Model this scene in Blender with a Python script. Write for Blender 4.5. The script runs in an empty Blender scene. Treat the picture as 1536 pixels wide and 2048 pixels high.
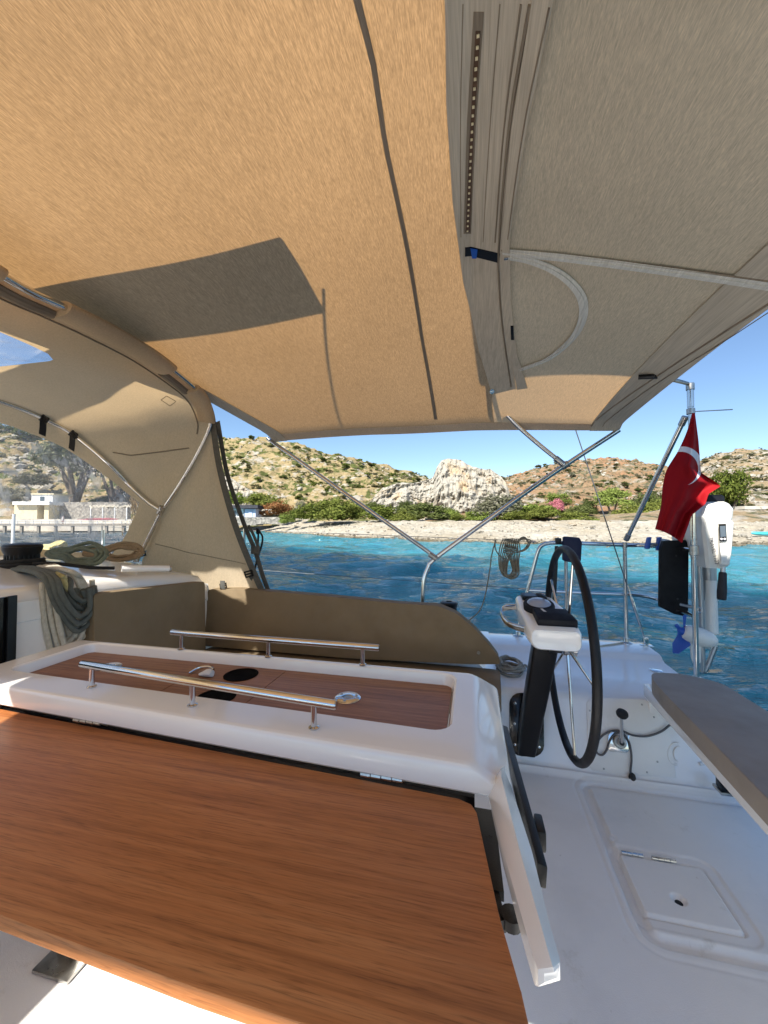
import bpy, bmesh, math, random
import numpy as np
from mathutils import Vector, Matrix

random.seed(7)
rng = np.random.default_rng(7)
sc = bpy.context.scene
COL = sc.collection
PI = math.pi

# ------------------------------------------------------------------ camera, world, sun, exposure
F_PX, YAW, PITCH = 770.0, math.radians(13.0), math.atan(21 / 770.0)
CAM = np.array([0.0, 0.0, 1.10])                   # metres above the cockpit sole (z = 0); sea level is z = -1
SEA = -1.0
cam_d = bpy.data.cameras.new("camera")
cam = bpy.data.objects.new("camera", cam_d)
COL.objects.link(cam)
cam.location = CAM
cam.rotation_euler = (PI / 2 + PITCH, 0, YAW)
cam_d.sensor_fit = 'HORIZONTAL'
cam_d.sensor_width = 36.0
cam_d.lens = 36.0 * F_PX / 1536.0
cam_d.clip_start, cam_d.clip_end = 0.02, 3000.0
sc.camera = cam

SUN_EL = math.radians(45.5)
SUN_H = Vector((-0.33, -0.944, 0)).normalized()     # horizontal direction towards the sun
SUN_DIR = Vector((SUN_H.x * math.cos(SUN_EL), SUN_H.y * math.cos(SUN_EL), math.sin(SUN_EL)))
world = bpy.data.worlds.new("World")
sc.world = world
world.use_nodes = True
wn = world.node_tree
wn.nodes.clear()
wo = wn.nodes.new('ShaderNodeOutputWorld')
wb = wn.nodes.new('ShaderNodeBackground')
sk = wn.nodes.new('ShaderNodeTexSky')
sk.sky_type = 'NISHITA'
sk.sun_disc = False
sk.sun_elevation = SUN_EL
sk.sun_rotation = math.atan2(SUN_H.x, SUN_H.y)
sk.altitude = 0
sk.air_density = 1.0
sk.dust_density = 0.0
sk.ozone_density = 4.0
wb.inputs['Strength'].default_value = 0.068
wn.links.new(sk.outputs[0], wb.inputs[0])
wn.links.new(wb.outputs[0], wo.inputs[0])
sun_d = bpy.data.lights.new("sun", 'SUN')
sun_d.energy = 3.9
sun_d.angle = math.radians(0.53)
sun_d.color = (1.0, 0.95, 0.87)
sun = bpy.data.objects.new("sun", sun_d)
COL.objects.link(sun)
sun.rotation_euler = SUN_DIR.to_track_quat('Z', 'Y').to_euler()
sc.view_settings.view_transform = 'Standard'
sc.view_settings.look = 'None'
sc.view_settings.gamma = 1.0
sc.view_settings.use_curve_mapping = False
sc.view_settings.exposure = 1.42
sc.cycles.use_denoising = True
sc.cycles.max_bounces = 10
sc.cycles.transparent_max_bounces = 16
sc.cycles.sample_clamp_indirect = 6.0

# ------------------------------------------------------------------ calibration: a pixel of the photo and a real plane give a point
_F = np.array([-math.sin(YAW) * math.cos(PITCH), math.cos(YAW) * math.cos(PITCH), math.sin(PITCH)])
_R = np.array([math.cos(YAW), math.sin(YAW), 0.0])
_U = np.cross(_R, _F)
def ray(u, v):
    return _F * F_PX + _R * (u - 768) - _U * (v - 1024)
def at(u, v, x=None, y=None, z=None):
    d = ray(u, v)
    t = (x - CAM[0]) / d[0] if x is not None else (y - CAM[1]) / d[1] if y is not None else (z - CAM[2]) / d[2]
    return CAM + d * t
def far(u, depth, v=None):
    """a point at a depth along the horizontal view axis; z from v when given"""
    c = depth * (u - 768) / F_PX
    fx, fy = -math.sin(YAW), math.cos(YAW)
    z = 0 if v is None else CAM[2] + depth * (1045 - v) / F_PX
    return np.array([fx * depth + math.cos(YAW) * c, fy * depth + math.sin(YAW) * c, z])
def proj(P):
    w = np.asarray(P) - CAM
    dd = w @ _F
    return 768 + F_PX * (w @ _R) / dd, 1024 - F_PX * (w @ _U) / dd

# ------------------------------------------------------------------ noise
def _hash(ix, iy, s=0):
    n = (ix.astype(np.int64) * 374761393 + iy.astype(np.int64) * 668265263 + s * 982451653) & 0x7fffffff
    n = ((n ^ (n >> 13)) * 1274126177) & 0x7fffffff
    return ((n ^ (n >> 16)) & 0xffff) / 65535.0
def vnoise(x, y, s=0):
    x = np.asarray(x, float); y = np.asarray(y, float)
    ix = np.floor(x); iy = np.floor(y)
    fx = x - ix; fy = y - iy
    fx = fx * fx * (3 - 2 * fx); fy = fy * fy * (3 - 2 * fy)
    a = _hash(ix, iy, s); b = _hash(ix + 1, iy, s); c = _hash(ix, iy + 1, s); d = _hash(ix + 1, iy + 1, s)
    return (a * (1 - fx) + b * fx) * (1 - fy) + (c * (1 - fx) + d * fx) * fy
def fbm(x, y, o=5, s=0, gain=.5, ridged=False):
    t = 0; a = 1.0; n = 0
    for i in range(o):
        q = vnoise(x * 2 ** i + 17.3 * i, y * 2 ** i - 9.1 * i, s + i) * 2 - 1
        if ridged: q = 1 - 2 * np.abs(q)
        t = t + q * a; n += a; a *= gain
    return t / n

# ------------------------------------------------------------------ materials
def nt(name):
    m = bpy.data.materials.new(name)
    m.use_nodes = True
    n = m.node_tree
    b = n.nodes['Principled BSDF']
    return m, n, b
def nd(n, typ, **kw):
    x = n.nodes.new(typ)
    for k, v in kw.items():
        if k.startswith('i_'): x.inputs[k[2:].replace('_', ' ')].default_value = v
        else: setattr(x, k, v)
    return x
def noise_node(n, scale=5, detail=6, rough=.55, vec=None, mapscale=None, rot=None):
    x = nd(n, 'ShaderNodeTexNoise')
    x.inputs['Scale'].default_value = scale
    x.inputs['Detail'].default_value = detail
    x.inputs['Roughness'].default_value = rough
    tc = nd(n, 'ShaderNodeTexCoord')
    src = tc.outputs['Object']
    if mapscale or rot:
        mp = nd(n, 'ShaderNodeMapping')
        if mapscale: mp.inputs['Scale'].default_value = mapscale
        if rot: mp.inputs['Rotation'].default_value = rot
        n.links.new(src, mp.inputs[0]); src = mp.outputs[0]
    n.links.new(src, x.inputs['Vector'])
    return x
def ramp(n, fac, stops):
    r = nd(n, 'ShaderNodeValToRGB')
    e = r.color_ramp.elements
    while len(e) < len(stops): e.new(.5)
    for q, (p, c) in zip(e, stops):
        q.position = p; q.color = (*c, 1) if len(c) == 3 else c
    n.links.new(fac, r.inputs[0])
    return r
def mixc(n, fac, a, b, mode='MIX'):
    x = nd(n, 'ShaderNodeMix', data_type='RGBA', blend_type=mode)
    for i, q in ((0, fac), (6, a), (7, b)):
        if hasattr(q, 'links'): n.links.new(q, x.inputs[i])
        elif isinstance(q, (int, float)): x.inputs[i].default_value = q
        else: x.inputs[i].default_value = (*q, 1)
    return x.outputs[2]
def bump(n, b, h, strength=.3, dist=.01, normal=None):
    x = nd(n, 'ShaderNodeBump')
    x.inputs['Strength'].default_value = strength
    x.inputs['Distance'].default_value = dist
    n.links.new(h, x.inputs['Height'])
    if normal is not None: n.links.new(normal, x.inputs['Normal'])
    if b is not None: n.links.new(x.outputs[0], b.inputs['Normal'])
    return x.outputs[0]
def simple(name, col, rough=.5, metal=0, var=.12, scale=8, bmp=0, bscale=200, coat=0, spec=.5, sss=0):
    m, n, b = nt(name)
    nz = noise_node(n, scale, 6)
    c = ramp(n, nz.outputs[0], [(.3, [k * (1 - var) for k in col]), (.7, [min(1, k * (1 + var)) for k in col])])
    n.links.new(c.outputs[0], b.inputs['Base Color'])
    b.inputs['Metallic'].default_value = metal
    b.inputs['Specular IOR Level'].default_value = spec
    r = ramp(n, noise_node(n, scale * 2.3, 5).outputs[0], [(.3, [rough * .8] * 3), (.7, [min(1, rough * 1.25)] * 3)])
    n.links.new(r.outputs[0], b.inputs['Roughness'])
    b.inputs['Coat Weight'].default_value = coat
    b.inputs['Coat Roughness'].default_value = .08
    if bmp: bump(n, b, noise_node(n, bscale, 3).outputs[0], bmp, .002)
    return m
M = {}
M['gelcoat'] = simple('gelcoat', (.90, .885, .85), .22, var=.03, scale=3, coat=.8)
M['gelcoat_old'] = simple('gelcoat_old', (.84, .825, .79), .32, var=.05, scale=5, coat=.15)
M['steel'] = simple('polished_steel', (.66, .65, .63), .12, 1.0, var=.06, scale=14)
M['steel_dull'] = simple('dull_steel', (.42, .41, .39), .32, 1.0, var=.25, scale=30)
M['black'] = simple('black_plastic', (.005, .005, .006), .34, spec=.35, var=.2, bmp=.15, bscale=600)
M['black_gloss'] = simple('black_gloss', (.005, .005, .006), .14, spec=.35, var=.2)
M['rubber'] = simple('black_rubber', (.018, .018, .019), .7, var=.2, bmp=.2, bscale=500)
M['leather'] = simple('wheel_leather', (.006, .006, .008), .5, spec=.35, var=.25, bmp=.3, bscale=350)
M['cover'] = simple('instrument_cover', (.005, .006, .011), .6, spec=.3, var=.2, bmp=.2, bscale=400)
M['navy'] = simple('navy_cloth', (.010, .014, .045), .7, var=.2, bmp=.3, bscale=300)
M['board'] = simple('black_board', (.005, .005, .006), .6, spec=.25, var=.3, scale=12)
M['blue_plastic'] = simple('blue_plastic', (.012, .085, .42), .38, var=.08)
M['outboard_white'] = simple('outboard_white', (.78, .76, .70), .35, var=.03)
M['alu'] = simple('aluminium', (.40, .41, .42), .35, .9, var=.08)
M['cushion'] = simple('cushion_fabric', (.205, .152, .086), .75, var=.10, scale=6, bmp=.25, bscale=900)
M['cushion_grey'] = simple('cushion_fabric_grey', (.31, .27, .23), .7, var=.10, scale=6, bmp=.25, bscale=900)
M['webbing'] = simple('grey_webbing', (.095, .095, .085), .8, var=.15, scale=60, bmp=.4, bscale=700)
M['screen'] = simple('lcd_screen', (.10, .13, .16), .1, var=.05)
M['decal'] = simple('deck_decal', (.55, .56, .6), .3, var=.1)
M['ink'] = simple('dark_ink', (.06, .06, .09), .6, var=.05)
M['logo'] = simple('logo_white', (.7, .7, .7), .6, var=.05)
M['wire'] = simple('wire_rope', (.12, .13, .14), .6, .4, var=.1)
M['dome'] = simple('compass_dome', (.32, .36, .45), .08, var=.05, coat=.6)  # sky reflection put into the grey-blue base colour
M['cup'] = simple('cup_black', (.004, .004, .004), .9, var=.1, spec=.05)
M['chrome'] = simple('chrome', (.75, .76, .78), .07, 1.0, var=.04)

def rope_mat(name, c1, c2, sc_=260):
    m, n, b = nt(name)
    tc = nd(n, 'ShaderNodeTexCoord')
    w = nd(n, 'ShaderNodeTexWave', wave_type='BANDS', bands_direction='DIAGONAL')
    w.inputs['Scale'].default_value = sc_; w.inputs['Distortion'].default_value = 2.5
    n.links.new(tc.outputs['Object'], w.inputs[0])
    nz = noise_node(n, 60, 4)
    f = nd(n, 'ShaderNodeMath', operation='MULTIPLY_ADD'); f.inputs[1].default_value = .5; f.inputs[2].default_value = 0
    n.links.new(w.outputs['Fac'], f.inputs[0])
    g = nd(n, 'ShaderNodeMath', operation='MULTIPLY_ADD'); g.inputs[1].default_value = .8
    n.links.new(nz.outputs[0], g.inputs[0]); n.links.new(f.outputs[0], g.inputs[2])
    r = ramp(n, g.outputs[0], [(.3, c1), (.85, c2)])
    n.links.new(r.outputs[0], b.inputs['Base Color'])
    b.inputs['Roughness'].default_value = .85
    bump(n, b, w.outputs['Fac'], .5, .002)
    return m
M['rope_green'] = rope_mat('rope_green', (.075, .095, .065), (.19, .22, .155))
M['rope_dark'] = rope_mat('rope_dark', (.065, .073, .066), (.165, .18, .155))
M['rope_cream'] = rope_mat('rope_cream', (.40, .36, .27), (.72, .68, .56))
M['rope_brown'] = rope_mat('rope_brown', (.17, .12, .06), (.42, .31, .19))
M['rope_yellow'] = rope_mat('rope_yellow', (.42, .36, .12), (.75, .68, .35))
M['rope_black'] = rope_mat('rope_black', (.008, .008, .008), (.03, .03, .03))
M['rope_fleck'] = rope_mat('rope_fleck', (.04, .03, .02), (.42, .34, .22), 420)
M['rope_grey'] = rope_mat('rope_grey', (.22, .20, .16), (.42, .39, .32))
M['cord_grey'] = rope_mat('cord_grey', (.09, .09, .095), (.17, .17, .175))

def nonskid():
    m, n, b = nt('nonskid_deck')
    nz = noise_node(n, 3.0, 7, .65)
    big = noise_node(n, 1.1, 3)
    c = ramp(n, nz.outputs[0], [(.25, (.77, .755, .725)), (.5, (.87, .855, .82)), (.8, (.90, .885, .85))])
    sp = noise_node(n, 38, 2, .5)
    spots = ramp(n, sp.outputs[0], [(.75, (1, 1, 1)), (.80, (.62, .60, .57))])
    cc = mixc(n, 1.0, c.outputs[0], spots.outputs[0], 'MULTIPLY')
    n.links.new(cc, b.inputs['Base Color'])
    dn = noise_node(n, 7, 8, .75)
    dr = ramp(n, dn.outputs[0], [(.29, (.83, .81, .77)), (.40, (1, 1, 1))])
    cc = mixc(n, 1.0, cc, dr.outputs[0], 'MULTIPLY')
    sf = noise_node(n, 1, 4, .7, mapscale=(30, 9, 9), rot=(0, 0, .7))
    sr = ramp(n, sf.outputs[0], [(.70, (1, 1, 1)), (.76, (.84, .83, .81))])
    cc = mixc(n, 1.0, cc, sr.outputs[0], 'MULTIPLY')
    n.links.new(cc, b.inputs['Base Color'])
    b.inputs['Roughness'].default_value = .5
    v = nd(n, 'ShaderNodeTexVoronoi'); v.inputs['Scale'].default_value = 420
    tc = nd(n, 'ShaderNodeTexCoord'); n.links.new(tc.outputs['Object'], v.inputs['Vector'])
    bump(n, b, v.outputs['Distance'], .22, .0012)
    return m
M['nonskid'] = nonskid()

def wood(name, dark, mid, light, rough=.3, sx=1.2, sy=46, coat=.3, fine=.5):
    """grain running along X"""
    m, n, b = nt(name)
    n1 = noise_node(n, 1, 7, .62, mapscale=(sx, sy, sy))
    n2 = noise_node(n, 1, 3, .6, mapscale=(sx * 9, sy * 6, sy * 6))
    n3 = noise_node(n, 1, 4, .5, mapscale=(1.3, 5, 5))
    c1 = ramp(n, n1.outputs[0], [(.28, dark), (.47, mid), (.72, light)])
    c2 = ramp(n, n2.outputs[0], [(.32, (fine, fine, fine)), (.55, (1, 1, 1))])
    c3 = ramp(n, n3.outputs[0], [(.3, (.80, .74, .70)), (.7, (1.0, 1.0, 1.0))])
    a = mixc(n, .55, c1.outputs[0], c2.outputs[0], 'MULTIPLY')
    a = mixc(n, .8, a, c3.outputs[0], 'MULTIPLY')
    n4 = noise_node(n, 1, 2, .5, mapscale=(26, 620, 620))
    c4 = ramp(n, n4.outputs[0], [(.30, (.58, .54, .50)), (.44, (1, 1, 1)), (.70, (1.08, 1.08, 1.08))])
    a = mixc(n, .75, a, c4.outputs[0], 'MULTIPLY')
    n.links.new(a, b.inputs['Base Color'])
    b.inputs['Roughness'].default_value = rough
    b.inputs['Coat Weight'].default_value = coat
    b.inputs['Coat Roughness'].default_value = .25
    bump(n, b, n2.outputs[0], .12, .001)
    return m
M['leaf_wood'] = wood('table_leaf_wood', (.31, .108, .030), (.50, .188, .056), (.60, .255, .088), .50, sx=1.6, sy=70, fine=.60, coat=.12)
M['tray_wood'] = wood('table_tray_wood', (.15, .060, .024), (.29, .128, .056), (.40, .20, .098), .45, sx=2.6, sy=110, coat=.05)

def canvas(name, refl, trans, tmix=.5, streak=(150, 2.2, 40), fine=(420, 9, 120), amp=.25):
    m, n, b = nt(name)
    n.nodes.remove(b)
    out = n.nodes['Material Output']
    a = noise_node(n, 1, 2, .6, mapscale=streak)
    f = noise_node(n, 1, 2, .6, mapscale=fine)
    g = noise_node(n, 2.2, 3, .5)
    r1 = ramp(n, a.outputs[0], [(.30, (1 - amp * 1.3,) * 3), (.70, (1 + amp * .9,) * 3)])
    r2 = ramp(n, f.outputs[0], [(.30, (1 - amp * 1.5,) * 3), (.70, (1 + amp * 1.2,) * 3)])
    r3 = ramp(n, g.outputs[0], [(.3, (.93, .93, .93)), (.7, (1.05, 1.05, 1.05))])
    s = mixc(n, 1.0, r1.outputs[0], r2.outputs[0], 'MULTIPLY')
    s = mixc(n, 1.0, s, r3.outputs[0], 'MULTIPLY')
    cr = mixc(n, 1.0, s, refl, 'MULTIPLY')
    ct = mixc(n, 1.0, s, trans, 'MULTIPLY')
    d = nd(n, 'ShaderNodeBsdfDiffuse'); t = nd(n, 'ShaderNodeBsdfTranslucent')
    n.links.new(cr, d.inputs[0]); n.links.new(ct, t.inputs[0])
    bn = bump(n, None, f.outputs[0], .25, .0015)
    n.links.new(bn, d.inputs['Normal'])
    x = nd(n, 'ShaderNodeMixShader'); x.inputs[0].default_value = tmix
    n.links.new(d.outputs[0], x.inputs[1]); n.links.new(t.outputs[0], x.inputs[2])
    n.links.new(x.outputs[0], out.inputs[0])
    return m
M['canvas'] = canvas('bimini_canvas', (.60, .51, .40), (.375, .206, .078), .5, streak=(420, 26, 140), fine=(900, 80, 380), amp=.17)
M['canvas_aft'] = canvas('bimini_aft_panel', (.78, .68, .53), (.55, .335, .155), .40, streak=(420, 26, 140), fine=(900, 80, 380), amp=.11)
M['canvas_double'] = canvas('bimini_double_canvas', (.60, .54, .44), (.06, .045, .03), .15, amp=.09)
M['canvas_hood'] = canvas('sprayhood_canvas', (.72, .595, .42), (.58, .41, .22), .4, streak=(160, 160, 60), fine=(420, 420, 160), amp=.055)
M['zip'] = canvas('zip_tape', (.72, .72, .67), (.1, .1, .09), .1, amp=.08)
M['seam'] = canvas('seam_tape', (.38, .33, .26), (.26, .16, .07), .4, amp=.1)

def vinyl(name='clear_vinyl', milk_sheen=1.0):
    m, n, b = nt(name)
    n.nodes.remove(b)
    out = n.nodes['Material Output']
    w = noise_node(n, 1, 4, .55, mapscale=(7, 7, 2.2), rot=(0, .5, .2))
    w2 = noise_node(n, 1, 5, .6, mapscale=(16, 16, 4), rot=(.3, .5, 0))
    tr = nd(n, 'ShaderNodeBsdfTransparent'); tr.inputs[0].default_value = (.93, .93, .94, 1)
    gl = nd(n, 'ShaderNodeBsdfGlossy'); gl.inputs['Roughness'].default_value = .06
    bn = bump(n, None, w.outputs[0], .6, .05)
    n.links.new(bn, gl.inputs['Normal'])
    df = nd(n, 'ShaderNodeBsdfDiffuse'); df.inputs[0].default_value = (.75, .75, .73, 1)
    tl = nd(n, 'ShaderNodeBsdfTranslucent'); tl.inputs[0].default_value = (.75, .75, .73, 1)
    ad = nd(n, 'ShaderNodeMixShader'); ad.inputs[0].default_value = .6
    n.links.new(df.outputs[0], ad.inputs[1]); n.links.new(tl.outputs[0], ad.inputs[2])
    mk = ramp(n, w2.outputs[0], [(.40, (.17 * milk_sheen,) * 3), (.54, (.24 * milk_sheen,) * 3), (.64, (.58 * milk_sheen,) * 3)])  # vinyl's own haze, with paler streaks painted in for reflections on its wrinkles
    mx = nd(n, 'ShaderNodeMixShader'); n.links.new(mk.outputs[0], mx.inputs[0])
    n.links.new(tr.outputs[0], mx.inputs[1]); n.links.new(ad.outputs[0], mx.inputs[2])
    fr = nd(n, 'ShaderNodeFresnel'); fr.inputs[0].default_value = 1.35
    n.links.new(bn, fr.inputs['Normal'])
    m2 = nd(n, 'ShaderNodeMixShader'); n.links.new(fr.outputs[0], m2.inputs[0])
    n.links.new(mx.outputs[0], m2.inputs[1]); n.links.new(gl.outputs[0], m2.inputs[2])
    n.links.new(m2.outputs[0], out.inputs[0])
    return m
M['vinyl'] = vinyl()
M['vinyl_top'] = vinyl('clear_vinyl_top', .35)

# ------------------------------------------------------------------ mesh helpers
class B:
    """collects pieces of ONE mesh"""
    def __init__(s): s.v = []; s.f = []
    def add(s, v, f):
        o = len(s.v)
        s.v += [tuple(map(float, q)) for q in v]
        s.f += [tuple(i + o for i in q) for q in f]
        return s
    def tube(s, path, r, n=8, closed=False, cap=True):
        P = np.array(path, float); N = len(P)
        rr = np.full(N, r) if np.isscalar(r) else np.array(r, float)
        T = np.zeros_like(P)
        T[1:-1] = P[2:] - P[:-2]; T[0] = P[1] - P[0]; T[-1] = P[-1] - P[-2]
        if closed: T[0] = P[1] - P[-1]; T[-1] = P[0] - P[-2]
        T /= np.linalg.norm(T, axis=1)[:, None] + 1e-12
        a = np.array([0, 0, 1.0]) if abs(T[0][2]) < .9 else np.array([1.0, 0, 0])
        u = np.cross(T[0], a); u /= np.linalg.norm(u)
        V = []
        for i in range(N):
            u = u - T[i] * (u @ T[i]); u /= np.linalg.norm(u) + 1e-12
            w = np.cross(T[i], u)
            for k in range(n):
                q = 2 * PI * k / n
                V.append(P[i] + rr[i] * (math.cos(q) * u + math.sin(q) * w))
        F = []
        for i in range(N if closed else N - 1):
            j = (i + 1) % N
            for k in range(n):
                l = (k + 1) % n
                F.append((i * n + k, i * n + l, j * n + l, j * n + k))
        if cap and not closed:
            F.append(tuple(range(n - 1, -1, -1))); F.append(tuple((N - 1) * n + k for k in range(n)))
        return s.add(V, F)
    def box(s, lo, hi, bev=0, seg=2, mat=None):
        bm = bmesh.new()
        bmesh.ops.create_cube(bm, size=1)
        lo = Vector(lo); hi = Vector(hi)
        for v in bm.verts:
            v.co = Vector((lo[i] + (v.co[i] + .5) * (hi[i] - lo[i]) for i in range(3)))
        return s._bm(bm, bev, seg, mat)
    def _bm(s, bm, bev, seg, mat=None):
        if bev: bmesh.ops.bevel(bm, geom=list(bm.edges), offset=bev, segments=seg, affect='EDGES', profile=.6, clamp_overlap=True)
        if mat is not None: bmesh.ops.transform(bm, matrix=mat, verts=bm.verts)
        bm.verts.index_update()
        s.add([v.co for v in bm.verts], [[v.index for v in f.verts] for f in bm.faces]); bm.free()
        return s
    def prism(s, poly, vec, bev=0, seg=2):
        """polygon (3d points) extruded by vec"""
        bm = bmesh.new()
        a = [bm.verts.new(tuple(p)) for p in poly]
        b = [bm.verts.new(tuple(np.array(p) + np.array(vec))) for p in poly]
        n = len(poly)
        bm.faces.new(a); bm.faces.new(b[::-1])
        for i in range(n): bm.faces.new((a[i], b[i], b[(i + 1) % n], a[(i + 1) % n]))
        bmesh.ops.recalc_face_normals(bm, faces=bm.faces)
        return s._bm(bm, bev, seg)
    def lathe(s, prof, c, axis=(0, 0, 1), n=20):
        """profile [(radius, height)] turned round an axis through c"""
        ax = Vector(axis).normalized()
        u = ax.orthogonal().normalized(); w = ax.cross(u)
        V = []; F = []
        for r, h in prof:
            for k in range(n):
                q = 2 * PI * k / n
                V.append(Vector(c) + ax * h + (u * math.cos(q) + w * math.sin(q)) * max(r, 1e-5))
        for i in range(len(prof) - 1):
            for k in range(n):
                l = (k + 1) % n
                F.append((i * n + k, i * n + l, (i + 1) * n + l, (i + 1) * n + k))
        F.append(tuple(range(n - 1, -1, -1))); F.append(tuple((len(prof) - 1) * n + k for k in range(n)))
        return s.add(V, F)
    def grid(s, G, closed_u=False, closed_v=False, hole=None):
        G = np.array(G, float); a, b = G.shape[:2]
        F = []
        for i in range(a if closed_u else a - 1):
            for j in range(b if closed_v else b - 1):
                i2, j2 = (i + 1) % a, (j + 1) % b
                if hole is not None and hole(i, j): continue
                F.append((i * b + j, i2 * b + j, i2 * b + j2, i * b + j2))
        return s.add(G.reshape(-1, 3), F)
    def rings(s, R, cap=True):
        """loft of closed rings (each the same number of points)"""
        R = np.array(R, float); a, b = R.shape[:2]
        s.grid(R, closed_v=True)
        if cap:
            o = len(s.v) - a * b
            s.f.append(tuple(o + k for k in range(b - 1, -1, -1)))
            s.f.append(tuple(o + (a - 1) * b + k for k in range(b)))
        return s
    def build(s, name, mat, parent=None, smooth=True, angle=35, kind=None):
        me = bpy.data.meshes.new(name)
        me.from_pydata(s.v, [], s.f)
        me.validate()
        bm = bmesh.new(); bm.from_mesh(me)
        bmesh.ops.recalc_face_normals(bm, faces=bm.faces)
        bm.to_mesh(me); bm.free()
        if smooth:
            me.polygons.foreach_set('use_smooth', [True] * len(me.polygons))
            try: me.set_sharp_from_angle(angle=math.radians(angle))
            except Exception: pass
        me.materials.append(M[mat] if isinstance(mat, str) else mat)
        o = bpy.data.objects.new(name, me)
        COL.objects.link(o)
        if parent is not None:
            o.parent = parent
            if parent.type == 'EMPTY': o.location = -parent.location
        if kind: o['kind'] = kind
        return o

def tag(o, label=None, cat=None, group=None, kind=None):
    if label: o['label'] = label
    if cat: o['category'] = cat
    if group: o['group'] = group
    if kind: o['kind'] = kind
    return o
def thing(name, label, cat, loc=(0, 0, 0), group=None):
    o = bpy.data.objects.new(name, None)
    o.empty_display_size = .1
    COL.objects.link(o)
    o.location = loc
    return tag(o, label, cat, group)
def smooth_path(pts, n=8, closed=False):
    """Catmull-Rom through the points"""
    P = np.array(pts, float); N = len(P); out = []
    rngi = range(N if closed else N - 1)
    for i in rngi:
        p0 = P[(i - 1) % N] if closed or i > 0 else 2 * P[0] - P[1]
        p1 = P[i]; p2 = P[(i + 1) % N]
        p3 = P[(i + 2) % N] if closed or i + 2 < N else 2 * P[-1] - P[-2]
        for k in range(n):
            t = k / n
            out.append(.5 * ((2 * p1) + (-p0 + p2) * t + (2 * p0 - 5 * p1 + 4 * p2 - p3) * t * t + (-p0 + 3 * p1 - 3 * p2 + p3) * t ** 3))
    if not closed: out.append(P[-1])
    return np.array(out)
def resample(P, n):
    P = np.array(P, float)
    L = np.r_[0, np.cumsum(np.linalg.norm(np.diff(P, axis=0), axis=1))]
    t = np.linspace(0, L[-1], n)
    return np.stack([np.interp(t, L, P[:, k]) for k in range(3)], 1)
def rrect(x0, x1, y0, y1, r, z, n=6):
    out = []
    for cx, cy, a0 in ((x1 - r, y1 - r, 0), (x0 + r, y1 - r, 90), (x0 + r, y0 + r, 180), (x1 - r, y0 + r, 270)):
        for k in range(n + 1):
            a = math.radians(a0 + 90 * k / n)
            out.append((cx + r * math.cos(a), cy + r * math.sin(a), z))
    return out
def strip(path, width_vec, th=.002):
    """a flat band along a path"""
    P = np.array(path, float); W = np.array(width_vec, float)
    if W.ndim == 1: W = np.tile(W, (len(P), 1))
    T = np.gradient(P, axis=0); T /= np.linalg.norm(T, axis=1)[:, None] + 1e-9
    N = np.cross(T, W); N /= np.linalg.norm(N, axis=1)[:, None] + 1e-9
    R = np.stack([P - W / 2 - N * th / 2, P + W / 2 - N * th / 2, P + W / 2 + N * th / 2, P - W / 2 + N * th / 2], 1)
    return B().rings(R)
def pip(p, poly):
    x, y = p; c = False
    for i in range(len(poly)):
        (x1, y1), (x2, y2) = poly[i - 1], poly[i]
        if (y1 > y) != (y2 > y) and x < (x2 - x1) * (y - y1) / (y2 - y1) + x1: c = not c
    return c
def cushion_block(name, ring2d, to3, depth, r, mat, parent=None, puff=.006):
    """a padded slab: outline ring (2d) swept through its thickness with rounded edges"""
    P0 = [np.array(to3(p, 0), float) for p in ring2d]
    vec = np.array(to3(ring2d[0], depth), float) - P0[0]
    o = B().prism(P0, vec, r, 3).build(name, mat, parent, angle=60)
    c = np.mean(P0, axis=0)
    for k in (0, 1):
        q = [p + (c - p) / np.linalg.norm(c - p) * r * .45 + vec * (.10 + .80 * k) for p in P0]
        pg = B().tube(q, .0026, 6, closed=True).build('piping', mat, o if parent is None else o)
    return o

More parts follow.
